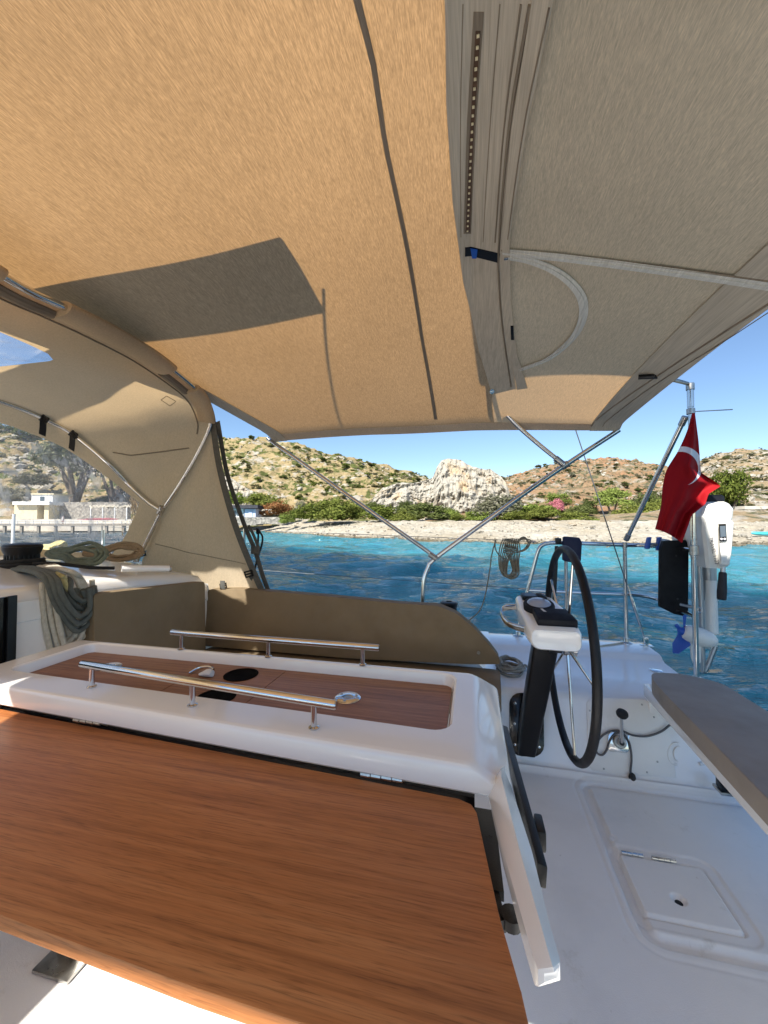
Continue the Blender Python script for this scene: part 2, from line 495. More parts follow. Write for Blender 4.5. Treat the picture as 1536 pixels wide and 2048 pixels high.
# ================================================================== SEA
def build_sea():
    n1, n2 = 470, 520
    s = np.linspace(-1, 1, n1); k, c = 5.6, 5.0
    X = c * np.sinh(k * s)
    Y = 6 + 5.5 * np.sinh(np.linspace(-5.2, 5.6, n2))
    gx, gy = np.meshgrid(X, Y, indexing='ij')
    z = np.zeros_like(gx)
    r = np.random.default_rng(3)
    px, py = gx + 1.3 * fbm(gx * .23, gy * .23, 2, 9), gy + 1.3 * fbm(gx * .23 + 40, gy * .23, 2, 12)
    for i in range(46):
        lam = .28 * 1.085 ** i
        a = math.radians(100 + r.normal() * 32)
        kk = 2 * PI / lam
        amp = .0135 * lam ** .80 * r.uniform(.5, 1.3)
        w = np.clip(1 - np.hypot(gx, gy) / (lam * 60), 0, 1)
        ph = kk * (px * math.cos(a) + py * math.sin(a)) + r.uniform(0, 7)
        z += amp * w * (1 - 1.6 * np.abs(np.sin(ph / 2))) * (.5 + vnoise(gx * .3 + i, gy * .3, 50 + i))
    G = np.stack([gx, gy, SEA + z], 2)
    m, n, b = nt('sea_water')
    tc = nd(n, 'ShaderNodeTexCoord')
    n1_ = noise_node(n, 1, 5, .65, mapscale=(.035, .10, .1), rot=(0, 0, .2))
    n2_ = noise_node(n, 1, 3, .6, mapscale=(.30, .62, .3))
    sx = nd(n, 'ShaderNodeSeparateXYZ'); n.links.new(tc.outputs['Object'], sx.inputs[0])
    # shallow sand bottom near the beach: distance seawards of a line along the shore
    sh = nd(n, 'ShaderNodeVectorMath', operation='DOT_PRODUCT'); sh.inputs[1].default_value = (.52, .854, 0)
    n.links.new(tc.outputs['Object'], sh.inputs[0])
    mr = nd(n, 'ShaderNodeMapRange'); mr.inputs[1].default_value = 14; mr.inputs[2].default_value = 40
    n.links.new(sh.outputs['Value'], mr.inputs[0])
    ad = nd(n, 'ShaderNodeMath', operation='MULTIPLY_ADD'); ad.inputs[1].default_value = 1.05
    n.links.new(n1_.outputs[0], ad.inputs[0]); n.links.new(mr.outputs[0], ad.inputs[2])
    a2 = nd(n, 'ShaderNodeMath', operation='MULTIPLY_ADD'); a2.inputs[1].default_value = .35
    n.links.new(n2_.outputs[0], a2.inputs[0]); n.links.new(ad.outputs[0], a2.inputs[2])
    cr = ramp(n, a2.outputs[0], [(.46, (.002, .018, .036)), (.70, (.003, .036, .066)), (.86, (.010, .080, .112)), (1.10, (.045, .21, .26))])
    n.links.new(cr.outputs[0], b.inputs['Base Color'])
    b.inputs['Roughness'].default_value = .07
    b.inputs['IOR'].default_value = 1.333
    w0 = noise_node(n, 1, 3, .5, mapscale=(.55, 1.7, 1), rot=(0, 0, .25))
    w1 = noise_node(n, 1, 4, .6, mapscale=(1.7, 4.6, 2), rot=(0, 0, .1))
    w2 = noise_node(n, 1, 4, .6, mapscale=(6, 14, 5))
    b0 = bump(n, None, w0.outputs[0], 1.0, .34)
    b1 = bump(n, None, w1.outputs[0], 1.0, .26, b0)
    bump(n, b, w2.outputs[0], .8, .06, b1)
    o = B().grid(G).build('sea', m, angle=180)
    return tag(o, kind='structure')
build_sea()

# ================================================================== LAND
SH_U = [-500, 0, 300, 440, 540, 620, 700, 800, 900, 1000, 1100, 1300, 1536, 1900]
SH_V = [1068, 1066, 1062, 1062, 1064, 1069, 1075, 1079.5, 1083, 1085.5, 1088, 1091, 1091, 1089]
def shore(u):
    return 2.1 * F_PX / (np.interp(u, SH_U, SH_V) - 1045)
def beach_z(u, d):
    ds = shore(u); P = far(u, d) if np.isscalar(u) else None
    t = (d - ds) / 22.0
    rise = np.clip(t, -.4, 1)
    z = SEA + 2.0 * np.sign(rise) * np.abs(rise) ** .85
    return z + np.maximum(t - 1, 0) * 22 * .035
def polar(us, ds):
    U, D = np.meshgrid(us, ds, indexing='ij')
    c = D * (U - 768) / F_PX
    X = -math.sin(YAW) * D + math.cos(YAW) * c
    Y = math.cos(YAW) * D + math.sin(YAW) * c
    return U, D, X, Y
HILLS = {
    'a': ([-500, -100, 0, 40, 80, 110, 160, 250, 350, 430, 470, 500, 530, 600, 660, 740, 800, 850, 880, 920, 960, 1000],
          [835, 850, 862, 872, 882, 884, 880, 878, 876, 882, 879, 880, 882, 896, 911, 931, 946, 962, 974, 992, 1012, 1030], 175, 66),
    'b': ([850, 900, 950, 1000, 1030, 1060, 1090, 1120, 1160, 1200, 1240, 1280, 1320, 1360, 1400, 1450, 1600],
          [1012, 1002, 985, 964, 956, 946, 938, 930, 925, 922, 922, 927, 935, 941, 946, 950, 955], 250, 74),
    'c': ([1200, 1280, 1330, 1370, 1400, 1440, 1490, 1536, 1600, 1900],
          [1015, 985, 958, 940, 928, 914, 904, 906, 906, 890], 190, 62)}
def hill_z(key, U, D, X, Y):
    us, vs, dp, d0 = HILLS[key]
    zp = CAM[2] + dp * (1045 - np.interp(U, us, vs)) / F_PX
    d0 = d0 + 0 * U
    if key == 'a': d0 = np.interp(U, [0, 450, 560, 700, 1000], [96, 104, 100, 88, 84])
    t = (D - d0) / (dp - d0)
    zb = 1.3
    tt = np.clip(t, 0, 1)
    z = zb + (zp - zb) * (tt ** 1.08)
    z = np.where(t > 1, zp - (D - dp) * .3, z)
    z = np.where(t < 0, zb + (D - d0) * .25, z)
    rough = fbm(X * .09, Y * .09, 5, 21, .55, True) * 2.4 + fbm(X * .35, Y * .35, 4, 31, .6, True) * .9
    # ledges: limestone strata stepping up the slope
    led = np.abs(((z + rough * .8) / 2.6) % 1 - .5) * 2
    return z + (rough + led * .9) * np.clip(t * 3 + .1, 0, 1) * np.clip((zp - zb) / 14, .25, 1)

def hill_mat(name, rock, soil, green, red, gthr=.55, rthr=.52, rsc=.5):
    m, n, b = nt(name)
    a = noise_node(n, 1, 8, .68, mapscale=(.16, .16, .30))
    f = noise_node(n, 1, 6, .7, mapscale=(.85, .85, 1.7))
    g = noise_node(n, 1, 7, .7, mapscale=(.28, .28, .35), rot=(0, 0, .6))
    e = noise_node(n, 1, 4, .6, mapscale=(.035, .035, .06))
    vz = nd(n, 'ShaderNodeTexVoronoi'); vz.inputs['Scale'].default_value = .9
    tc = nd(n, 'ShaderNodeTexCoord'); n.links.new(tc.outputs['Object'], vz.inputs['Vector'])
    sc1 = ramp(n, f.outputs[0], [(.3, [k * .7 for k in soil]), (.7, [k * 1.2 for k in soil])])
    rd = ramp(n, e.outputs[0], [(rthr - .06, (0,) * 3), (rthr + .08, (1,) * 3)])
    c0 = mixc(n, rd.outputs[0], sc1.outputs[0], red)
    rk = ramp(n, f.outputs[0], [(.32, [k * .45 for k in rock]), (.45, [k * .85 for k in rock]), (.7, rock)])
    rm = ramp(n, a.outputs[0], [(rsc - .03, (0,) * 3), (rsc + .05, (1,) * 3)])
    c1 = mixc(n, rm.outputs[0], c0, rk.outputs[0])
    gm = ramp(n, g.outputs[0], [(gthr - .02, (0,) * 3), (gthr + .04, (1,) * 3)])
    gc = ramp(n, f.outputs[0], [(.3, [k * .5 for k in green]), (.65, [k * 1.3 for k in green])])
    c2 = mixc(n, gm.outputs[0], c1, gc.outputs[0])
    n.links.new(c2, b.inputs['Base Color'])
    b.inputs['Roughness'].default_value = .95
    b.inputs['Specular IOR Level'].default_value = .1
    h = mixc(n, .5, f.outputs[0], a.outputs[0])
    bump(n, b, h, 1.0, 1.1)
    return m
M['hill_a'] = hill_mat('hillside_green', (.41, .375, .31), (.31, .24, .125), (.085, .098, .030), (.30, .23, .13), .52, .6, .55)
M['hill_b'] = hill_mat('hillside_red', (.36, .32, .26), (.255, .18, .105), (.10, .10, .055), (.285, .165, .09), .525, .50, .57)
M['hill_c'] = hill_mat('hillside_pale', (.39, .355, .295), (.28, .215, .13), (.10, .10, .055), (.30, .20, .12), .55, .60, .52)
for key, u0, u1, nu in (('a', -480, 1000, 300), ('b', 850, 1560, 190), ('c', 1200, 1880, 170)):
    _, _, dp, d0 = HILLS[key]
    ds = np.r_[np.linspace(d0 - 4, dp, 150), np.linspace(dp + 1.5, dp + 45, 12)]
    U, D, X, Y = polar(np.linspace(u0, u1, nu), ds)
    Z = hill_z(key, U, D, X, Y)
    tag(B().grid(np.stack([X, Y, Z], 2)).build('hill', M['hill_' + key], angle=180), kind='structure')

def beach_mat():
    m, n, b = nt('pebble_beach')
    a = noise_node(n, 1, 7, .7, mapscale=(1.6, 1.6, 2))
    v = nd(n, 'ShaderNodeTexVoronoi'); v.inputs['Scale'].default_value = 2.6
    tc = nd(n, 'ShaderNodeTexCoord'); n.links.new(tc.outputs['Object'], v.inputs['Vector'])
    big = noise_node(n, 1, 4, .6, mapscale=(.12, .12, .3))
    c = ramp(n, a.outputs[0], [(.3, (.34, .31, .245)), (.5, (.44, .405, .33)), (.75, (.50, .465, .385))])
    c2 = ramp(n, big.outputs[0], [(.35, (.85, .80, .72)), (.65, (1, 1, 1))])
    k = mixc(n, 1, c.outputs[0], c2.outputs[0], 'MULTIPLY')
    vv = ramp(n, v.outputs['Color'], [(.1, (.78, .78, .78)), (.9, (1.08, 1.08, 1.08))])
    k = mixc(n, 1, k, vv.outputs[0], 'MULTIPLY')
    # wet, weed-stained stones at the waterline
    sx = nd(n, 'ShaderNodeSeparateXYZ'); n.links.new(tc.outputs['Object'], sx.inputs[0])
    w = nd(n, 'ShaderNodeMath', operation='MULTIPLY_ADD'); w.inputs[1].default_value = .5
    n.links.new(a.outputs[0], w.inputs[0]); n.links.new(sx.outputs['Z'], w.inputs[2])
    wm = ramp(n, w.outputs[0], [(0, (1, 1, 1)), (.02, (0, 0, 0))])
    mr = nd(n, 'ShaderNodeMapRange'); mr.inputs[1].default_value = -.72; mr.inputs[2].default_value = -.50
    mr.inputs[3].default_value = 1; mr.inputs[4].default_value = 0
    n.links.new(w.outputs[0], mr.inputs[0])
    k = mixc(n, mr.outputs[0], k, (.13, .105, .06))
    n.links.new(k, b.inputs['Base Color'])
    b.inputs['Roughness'].default_value = .9
    b.inputs['Specular IOR Level'].default_value = .15
    bump(n, b, v.outputs['Distance'], .8, .25)
    return m
us = np.linspace(-500, 1890, 420)
T = np.r_[np.linspace(-9, 4, 34), np.linspace(4.6, 26, 46), np.linspace(27, 75, 24)]
U, Tt = np.meshgrid(us, T, indexing='ij')
D = shore(U) + Tt
c = D * (U - 768) / F_PX
X = -math.sin(YAW) * D + math.cos(YAW) * c; Y = math.cos(YAW) * D + math.sin(YAW) * c
Z = beach_z(U, D) + fbm(X * .25, Y * .25, 5, 77, .6) * .35 * np.clip(.3 + Tt * .1, .2, 1.6) + fbm(X * 1.1, Y * 1.1, 3, 78, .6) * .10
tag(B().grid(np.stack([X, Y, Z], 2)).build('beach', beach_mat(), angle=180), kind='structure')

# ---- rock outcrops (real lumps with a back)
def rock_mat():
    m, n, b = nt('limestone')
    a = noise_node(n, 1, 8, .68, mapscale=(.8, .8, .30))
    f = noise_node(n, 1, 6, .7, mapscale=(2.4, 2.4, 1.3))
    o = noise_node(n, 1, 4, .55, mapscale=(.20, .20, .11))
    c = ramp(n, f.outputs[0], [(.28, (.19, .172, .14)), (.42, (.365, .337, .28)), (.72, (.445, .415, .35))])
    st = ramp(n, a.outputs[0], [(.30, (.62, .58, .52)), (.48, (1, 1, 1))])
    k = mixc(n, .8, c.outputs[0], st.outputs[0], 'MULTIPLY')
    om = ramp(n, o.outputs[0], [(.55, (0,) * 3), (.68, (.55,) * 3)])
    k = mixc(n, om.outputs[0], k, (.46, .31, .15))
    n.links.new(k, b.inputs['Base Color'])
    b.inputs['Roughness'].default_value = .95
    b.inputs['Specular IOR Level'].default_value = .1
    h = mixc(n, .4, a.outputs[0], f.outputs[0])
    bump(n, b, h, 1.0, .8)
    return m
M['limestone'] = rock_mat()
def outcrop(name, label, us, vs, vbase, d0, lean, seed, nu=260, nt_=120, amp=2.6, back=26):
    u = np.linspace(us[0], us[-1], nu)
    top = np.interp(u, us, vs) + 5 * fbm(u * .06, u * 0 + seed, 5, seed, .6)
    G = np.zeros((nu, nt_ + 8, 3))
    for j in range(nt_ + 8):
        t = min(j / (nt_ - 1), 1)
        v = vbase + 5 - (vbase + 5 - top) * t
        hm = (vbase - top)
        crack = fbm(u * .035 + .3 * fbm(u * .02, u * 0 + t * 3, 2, seed + 5), t * 1.4 * np.ones_like(u), 5, seed, .6, True)
        blk = fbm(u * .014, t * 2.2 * np.ones_like(u), 4, seed + 3, .55) + .35 * fbm(u * .09, t * 7 * np.ones_like(u), 4, seed + 9, .6, True)
        d = d0 + lean * t ** 1.3 * hm / 100 - amp * crack * (.35 + .65 * math.sin(PI * min(t * .9 + .1, 1))) - 3.4 * blk * (hm / 60).clip(.2, 1.2)
        if j >= nt_:
            q = (j - nt_ + 1) / 8
            P = np.array([far(a, b_ + back * q, c_) for a, b_, c_ in zip(u, d, v)])
            zt = np.array([far(a, b_, c_)[2] for a, b_, c_ in zip(u, d, v)])
            P[:, 2] = zt * (1 - q ** 2) - 1 * q ** 2
        else:
            P = np.array([far(a, b_, c_) for a, b_, c_ in zip(u, d, v)])
        G[:, j] = P
    o = B().grid(G).build(name, 'limestone', angle=60)
    return tag(o, label, 'rock')
outcrop('rock_outcrop', 'tall pale limestone outcrop standing behind the middle of the beach',
        [722, 740, 765, 790, 825, 850, 866, 874, 882, 893, 905, 918, 930, 944, 960, 978, 992, 1004, 1013, 1020, 1040, 1060, 1090, 1115],
        [1020, 1003, 975, 965, 966, 962, 955, 935, 921, 917, 915, 917, 925, 934, 938, 938, 944, 952, 965, 985, 1003, 1008, 1016, 1032], 1040, 92, 9, 4, amp=3.2)
outcrop('rock_cliff', 'white rock face above the hut beside the sprayhood edge',
        [395, 420, 445, 460, 480, 500, 520, 540, 556], [985, 962, 948, 952, 966, 978, 992, 1006, 1022], 1026, 103, 8, 15, 120, 70, 1.6, 14)

# ---- foliage
def leaf_mat(name, c1, c2, c3):
    m, n, b = nt(name)
    n.nodes.remove(b)
    out = n.nodes['Material Output']
    nz = noise_node(n, 9, 3)
    oi = nd(n, 'ShaderNodeObjectInfo')
    ge = nd(n, 'ShaderNodeNewGeometry')
    f = nd(n, 'ShaderNodeMath', operation='MULTIPLY_ADD'); f.inputs[1].default_value = .5
    n.links.new(ge.outputs['Random Per Island'], f.inputs[0])
    g = nd(n, 'ShaderNodeMath', operation='MULTIPLY_ADD'); g.inputs[1].default_value = .4
    n.links.new(oi.outputs['Random'], g.inputs[0]); n.links.new(f.outputs[0], g.inputs[2])
    n.links.new(nz.outputs[0], f.inputs[2]); f.inputs[1].default_value = .35
    r = ramp(n, g.outputs[0], [(.35, c1), (.68, c2), (1.0, c3)])
    d = nd(n, 'ShaderNodeBsdfDiffuse'); t = nd(n, 'ShaderNodeBsdfTranslucent')
    n.links.new(r.outputs[0], d.inputs[0]); n.links.new(r.outputs[0], t.inputs[0])
    x = nd(n, 'ShaderNodeMixShader'); x.inputs[0].default_value = .3
    n.links.new(d.outputs[0], x.inputs[1]); n.links.new(t.outputs[0], x.inputs[2])
    n.links.new(x.outputs[0], out.inputs[0])
    return m
LM = {'green': leaf_mat('leaf_green', (.045, .068, .014), (.115, .145, .030), (.20, .22, .055)),
      'dark': leaf_mat('leaf_dark', (.030, .044, .014), (.068, .090, .027), (.125, .145, .05)),
      'grey': leaf_mat('leaf_grey', (.085, .09, .055), (.16, .16, .10), (.24, .23, .16)),
      'bright': leaf_mat('leaf_bright', (.075, .115, .018), (.15, .20, .038), (.23, .28, .075)),
      'rust': leaf_mat('leaf_rust', (.16, .06, .022), (.27, .12, .05), (.30, .20, .09)),
      'pink': leaf_mat('leaf_pink', (.10, .10, .03), (.50, .16, .19), (.62, .26, .30)),
      'scrub': leaf_mat('leaf_scrub', (.04, .045, .018), (.085, .085, .035), (.13, .125, .06)),
      'tama': leaf_mat('leaf_tamarisk', (.07, .085, .045), (.14, .155, .085), (.22, .22, .14))}
M['bark'] = simple('bark', (.12, .09, .065), .9, var=.3, scale=20, bmp=.5, bscale=30)
def foliage_mesh(seed, lumps, n, leaf, flat=.75):
    r = np.random.default_rng(seed)
    L = []
    for _ in range(lumps):
        a = r.uniform(0, 2 * PI); q = math.sqrt(r.uniform(0, 1)) * .36
        rad = r.uniform(.13, .25)
        L.append((q * math.cos(a), q * math.sin(a), r.uniform(.18, .80 - .7 * q), rad))
    V = []; Fc = []
    w = np.array([l[3] ** 2 for l in L]); w /= w.sum()
    for i in range(n):
        l = L[r.choice(len(L), p=w)]
        d = r.normal(size=3); d /= np.linalg.norm(d)
        if d[2] < -.3: d[2] *= -.6
        p = np.array(l[:3]) + d * l[3] * (r.uniform(.55, 1.08) if r.random() > .12 else r.uniform(1.05, 1.35)) * np.array([1, 1, flat + .35])
        if p[2] < 0: p[2] = r.uniform(0, .08)
        nn = d + r.normal(size=3) * .55; nn /= np.linalg.norm(nn)
        a = np.cross(nn, r.normal(size=3)); a /= np.linalg.norm(a) + 1e-9
        b_ = np.cross(nn, a); s = leaf * r.uniform(.5, 1.35)
        o = len(V)
        V += [p - a * s, p + b_ * s * .55, p + a * s, p - b_ * s * .5 + nn * s * .3]
        Fc.append((o, o + 1, o + 2, o + 3))
    me = bpy.data.meshes.new('foliage'); me.from_pydata([tuple(v) for v in V], [], Fc)
    return me
BIG = [foliage_mesh(100 + i, 16, 3000, .036) for i in range(4)]
SMALL = [foliage_mesh(200 + i, 7, 420, .085) for i in range(4)]
_used = {}
def shrub(name, label, cat, P, w, h, leaf, var, group=None, depth=None, big=True, trunk=0):
    key = (big, var, leaf)
    src = (BIG if big else SMALL)[var]
    if key not in _used:
        me = src.copy(); me.materials.append(LM[leaf]); _used[key] = me
    me = _used[key]
    rz = random.uniform(0, 6.3)
    if trunk:
        t = thing(name, label, cat, P, group)
        crown = bpy.data.objects.new('crown', me); COL.objects.link(crown); crown.parent = t
        crown.location = (0, 0, trunk); crown.scale = (w, depth or w, h - trunk); crown.rotation_euler = (0, 0, rz)
        b_ = B()
        for k in range(4):
            a = k * 1.6 + .4; q = w * .2
            b_.tube([(0, 0, -.3), (.04 * w * math.cos(a), .04 * w * math.sin(a), trunk * .6), (q * math.cos(a), q * math.sin(a), trunk + (h - trunk) * .45)], [.045 * w, .032 * w, .012 * w], 7)
        tk = b_.build('trunk', 'bark'); tk.parent = t
        return t
    o = bpy.data.objects.new(name, me); COL.objects.link(o)
    o.location = P; o.scale = (w, depth or w, h); o.rotation_euler = (0, 0, rz)
    return tag(o, label, cat, group)
def ppm(d): return d / F_PX
def shore_bush(u, vb, wpx, hpx, leaf, var, label, d=74, name='bush', cat='bush', trunk=0, sq=.8):
    P = far(u, d, vb); s = ppm(d)
    P[2] -= .25
    return shrub(name, label, cat, P, wpx * s * 1.28, (hpx + 4) * s * 1.30, leaf, var, None, wpx * s * sq, True, trunk * s)
shore_bush(655, 1047, 130, 48, 'green', 0, 'broad olive green bush left of the rock outcrop, largest on the beach top', 76)
shore_bush(612, 1047, 60, 36, 'green', 1, 'rounded green bush joined to the left end of the broad olive bush', 77)
shore_bush(572, 1049, 32, 18, 'bright', 2, 'low bright green bush in front of the dry stone wall', 80)
shore_bush(556, 1036, 62, 30, 'rust', 3, 'rust coloured dry bush behind the dry stone wall', 92)
shore_bush(527, 1022, 62, 34, 'green', 1, 'green leafy bush rising above the rust coloured bush', 96)
shore_bush(600, 1034, 30, 28, 'grey', 2, 'pale grey green bush between the rust bush and the broad olive bush', 90)
shore_bush(762, 1046, 74, 30, 'green', 2, 'mid green bush at the left foot of the rock outcrop', 78)
shore_bush(745, 1028, 34, 22, 'dark', 3, 'dark upright bush high against the left side of the outcrop', 84)
shore_bush(806, 1030, 26, 26, 'dark', 0, 'small dark bush against the pale outcrop face', 84)
shore_bush(845, 1044, 92, 36, 'dark', 3, 'dark green bush below the middle of the outcrop', 78)
shore_bush(888, 1044, 54, 26, 'bright', 1, 'lighter green bush right of the dark one below the outcrop', 77)
shore_bush(988, 1042, 104, 50, 'grey', 0, 'large grey green bush at the right foot of the outcrop', 76)
shore_bush(950, 1046, 52, 22, 'bright', 2, 'low bright bush in front of the large grey green bush', 74)
shore_bush(1060, 1043, 100, 34, 'bright', 3, 'long bright green bush left of the pink oleander', 76)
shore_bush(1086, 1041, 62, 28, 'green', 1, 'green bush directly below the pink oleander', 73)
shore_bush(1112, 1026, 44, 26, 'pink', 0, 'oleander bush covered in pink flowers', 82, 'oleander', 'bush')
shore_bush(1118, 1014, 60, 24, 'bright', 2, 'bright green scrubby bush behind the oleander', 92)
shore_bush(1157, 1038, 46, 28, 'dark', 1, 'dark bush between the oleander and the round tree', 80)
shore_bush(1180, 1038, 30, 34, 'dark', 2, 'narrow dark bush touching the left of the round tree', 82)
shore_bush(1224, 1036, 58, 54, 'bright', 3, 'round bright green tree right of the oleander', 80, 'round_tree', 'tree', 16)
shore_bush(1262, 1044, 72, 34, 'green', 0, 'green bush under the round tree beside the diagonal stay', 76)
shore_bush(1296, 1040, 66, 54, 'dark', 1, 'tall dark bush left of the flag', 80)
shore_bush(1322, 1046, 70, 40, 'green', 2, 'mid green bush mostly hidden behind the flag', 76)
shore_bush(1196, 1048, 78, 10, 'bright', 0, 'low strip of green ground shrub on the sand below the round tree', 70, sq=.4)
shore_bush(1456, 1034, 92, 84, 'green', 2, 'big green tree behind the outboard motor', 74, 'beach_tree', 'tree', 10)
shore_bush(1425, 1036, 70, 60, 'dark', 0, 'dark tree behind the outboard motor, left of the big green one', 78, 'beach_tree', 'tree', 10)
shore_bush(150, 1000, 140, 126, 'tama', 1, 'large silvery tamarisk tree behind the sprayhood window', 104, 'tamarisk_tree', 'tree', 26)
shore_bush(228, 1010, 100, 92, 'tama', 3, 'darker silvery tree right of the large tamarisk, behind the window', 106, 'tamarisk_tree', 'tree', 22)
shore_bush(58, 974, 52, 26, 'grey', 0, 'grey bush on the rocky slope behind the window', 112)
shore_bush(20, 1010, 64, 34, 'grey', 1, 'grey bush left of the cottage behind the window', 108)
shore_bush(-8, 882, 80, 30, 'dark', 2, 'dark pine scrub on the hilltop at the edge of the window', 172)
shore_bush(46, 890, 74, 26, 'dark', 3, 'dark scrub on the hilltop ridge left of the tamarisk', 172)
shore_bush(470, 1012, 40, 26, 'bright', 0, 'bright bush above the hut roof beside the sprayhood', 98)

shore_bush(700, 1046, 70, 40, 'green', 3, 'olive bush at the right end of the broad olive green bush', 77)
shore_bush(812, 1046, 54, 26, 'green', 0, 'mid green bush between the two bushes at the left foot of the outcrop', 77)
shore_bush(915, 1047, 44, 18, 'green', 3, 'small green bush left of the low bright bush under the outcrop', 74)
shore_bush(1030, 1047, 70, 22, 'green', 1, 'green bush between the grey green bush and the long bright bush', 74)
shore_bush(1140, 1047, 60, 20, 'green', 2, 'low green bush below and right of the oleander', 73)
shore_bush(1345, 1044, 60, 40, 'green', 0, 'green bush behind the lower right of the flag', 77)
# hillside shrubs: many alike, one object each, shared meshes
def on_hill(key, u, d):
    U_ = np.array([[float(u)]]); D_ = np.array([[float(d)]])
    P = far(u, d)
    return np.array([P[0], P[1], float(hill_z(key, U_, D_, np.array([[P[0]]]), np.array([[P[1]]]))[0, 0])])
rs = np.random.default_rng(11)
cnt = 0
for key, u0, u1, da, db, n_, lf in (('a', 430, 880, 100, 172, 112, ('scrub', 'green', 'dark', 'dark')), ('a', -60, 300, 100, 172, 26, ('grey', 'dark', 'scrub')),
                                ('b', 1005, 1340, 100, 246, 82, ('scrub', 'dark', 'grey')), ('c', 1385, 1580, 78, 186, 44, ('scrub', 'dark', 'grey'))):
    for _ in range(n_):
        u = rs.uniform(u0, u1); d = da + (db - da) * rs.uniform(0, 1) ** .75
        if key == 'a' and u > 700: d = max(d, 128)
        P = on_hill(key, u, d); P[2] -= .3
        w = rs.uniform(1.3, 4.2) * (.6 + .4 * d / 150)
        g = {'a': 'shrubs dotted over the green hillside', 'b': 'shrubs dotted over the reddish hill', 'c': 'shrubs dotted over the pale stony hill'}[key]
        lb = {'a': 'small shrub dotted on the dry green hillside left of the outcrop', 'b': 'small shrub dotted on the reddish hill behind the oleander', 'c': 'small shrub dotted on the pale stony hill beyond the motor'}[key]
        if u < 310: lb = 'small shrub dotted on the rocky slope behind the sprayhood window'; g = 'shrubs behind the window'
        shrub('hillside_shrub', lb, 'shrub', P, w, w * rs.uniform(.5, .8), lf[int(rs.integers(len(lf)))], int(rs.integers(4)), g, None, False)
def scrub(key, n_, u0, u1, d0_, d1_, leaf, s0, s1):
    r = np.random.default_rng(n_); base = []
    for k in range(3):
        me = foliage_mesh(300 + k, 3, 46, .16); base.append(np.array([v.co for v in me.vertices]))
    V, Fq = [], []; o_ = 0
    for _ in range(n_):
        u, d = r.uniform(u0, u1), d0_ + (d1_ - d0_) * r.uniform(0, 1) ** .8
        if key == 'a' and u > 700: d = max(d, 120)
        P = on_hill(key, u, d)
        if fbm(np.array([P[0] * .06]), np.array([P[1] * .06]), 3, 90)[0] < -.12: continue
        w = s0 + (s1 - s0) * r.uniform(0, 1) ** 2; a = r.uniform(0, 6.3); ca, sa = math.cos(a), math.sin(a)
        b_ = base[int(r.integers(3))] * [w, w, w * .6]
        V.append(np.stack([b_[:, 0] * ca - b_[:, 1] * sa, b_[:, 0] * sa + b_[:, 1] * ca, b_[:, 2] - .15], 1) + P)
        Fq.append(np.arange(len(b_)).reshape(-1, 4) + o_); o_ += len(b_)
    me = bpy.data.meshes.new('low_scrub'); me.from_pydata(np.vstack(V).tolist(), [], np.vstack(Fq).tolist())
    me.materials.append(LM[leaf]); o = bpy.data.objects.new('low_scrub', me); COL.objects.link(o)
    return tag(o, kind='stuff')
scrub('a', 480, 425, 900, 98, 173, 'green', .8, 3.0)
scrub('a', 500, 425, 900, 98, 173, 'scrub', .8, 2.6)
scrub('a', 300, -80, 300, 98, 170, 'scrub', .8, 3.0)
scrub('b', 620, 1000, 1350, 80, 246, 'scrub', .8, 2.8)
scrub('c', 420, 1380, 1580, 68, 188, 'scrub', .8, 2.4)
# loose boulders over the slopes and stones along the waterline: past counting
def rocks(name, n_, fn, s0, s1, mat='limestone'):
    ico = bmesh.new(); bmesh.ops.create_icosphere(ico, subdivisions=1, radius=1)
    V0 = np.array([v.co for v in ico.verts]); F0 = [[v.index for v in f.verts] for f in ico.faces]; ico.free()
    b_ = B(); r = np.random.default_rng(len(name) + n_)
    for _ in range(n_):
        P = fn(r); s = s0 + (s1 - s0) * r.uniform(0, 1) ** 3
        k = V0 * (1 + r.normal(size=(len(V0), 1)) * .16) * np.array([s, s * r.uniform(.6, 1), s * r.uniform(.4, .75)])
        a = r.uniform(0, 6.3); ca, sa = math.cos(a), math.sin(a)
        k = np.stack([k[:, 0] * ca - k[:, 1] * sa, k[:, 0] * sa + k[:, 1] * ca, k[:, 2]], 1) + P
        b_.add(k, F0)
    o = b_.build(name, mat, smooth=False)
    return tag(o, kind='stuff')
rocks('boulders', 330, lambda r: on_hill('a', r.uniform(430, 900), r.uniform(100, 172)), .2, 1.2)
rocks('boulders', 260, lambda r: on_hill('b', r.uniform(1005, 1350), r.uniform(85, 240)), .2, 1.2)
rocks('boulders', 300, lambda r: on_hill('c', r.uniform(1385, 1580), r.uniform(70, 180)), .2, 1.3)
rocks('boulders', 260, lambda r: on_hill('a', r.uniform(-60, 110), r.uniform(100, 165)), .4, 2.2)
def _sh(r):
    u = r.uniform(480, 1560); d = shore(u) + abs(r.normal()) * 1.3 - .3
    P = far(u, d); P[2] = beach_z(u, d) + .04
    return P
M['wet_stone'] = simple('wet_stone', (.15, .125, .085), .6, var=.4, scale=2)
rocks('shore_stones', 900, _sh, .05, .28, 'wet_stone')
def _bs(r):
    u = r.uniform(480, 1560); d = shore(u) + r.uniform(1, 30)
    P = far(u, d); P[2] = beach_z(u, d) + .05
    return P
rocks('beach_stones', 1100, _bs, .05, .42)

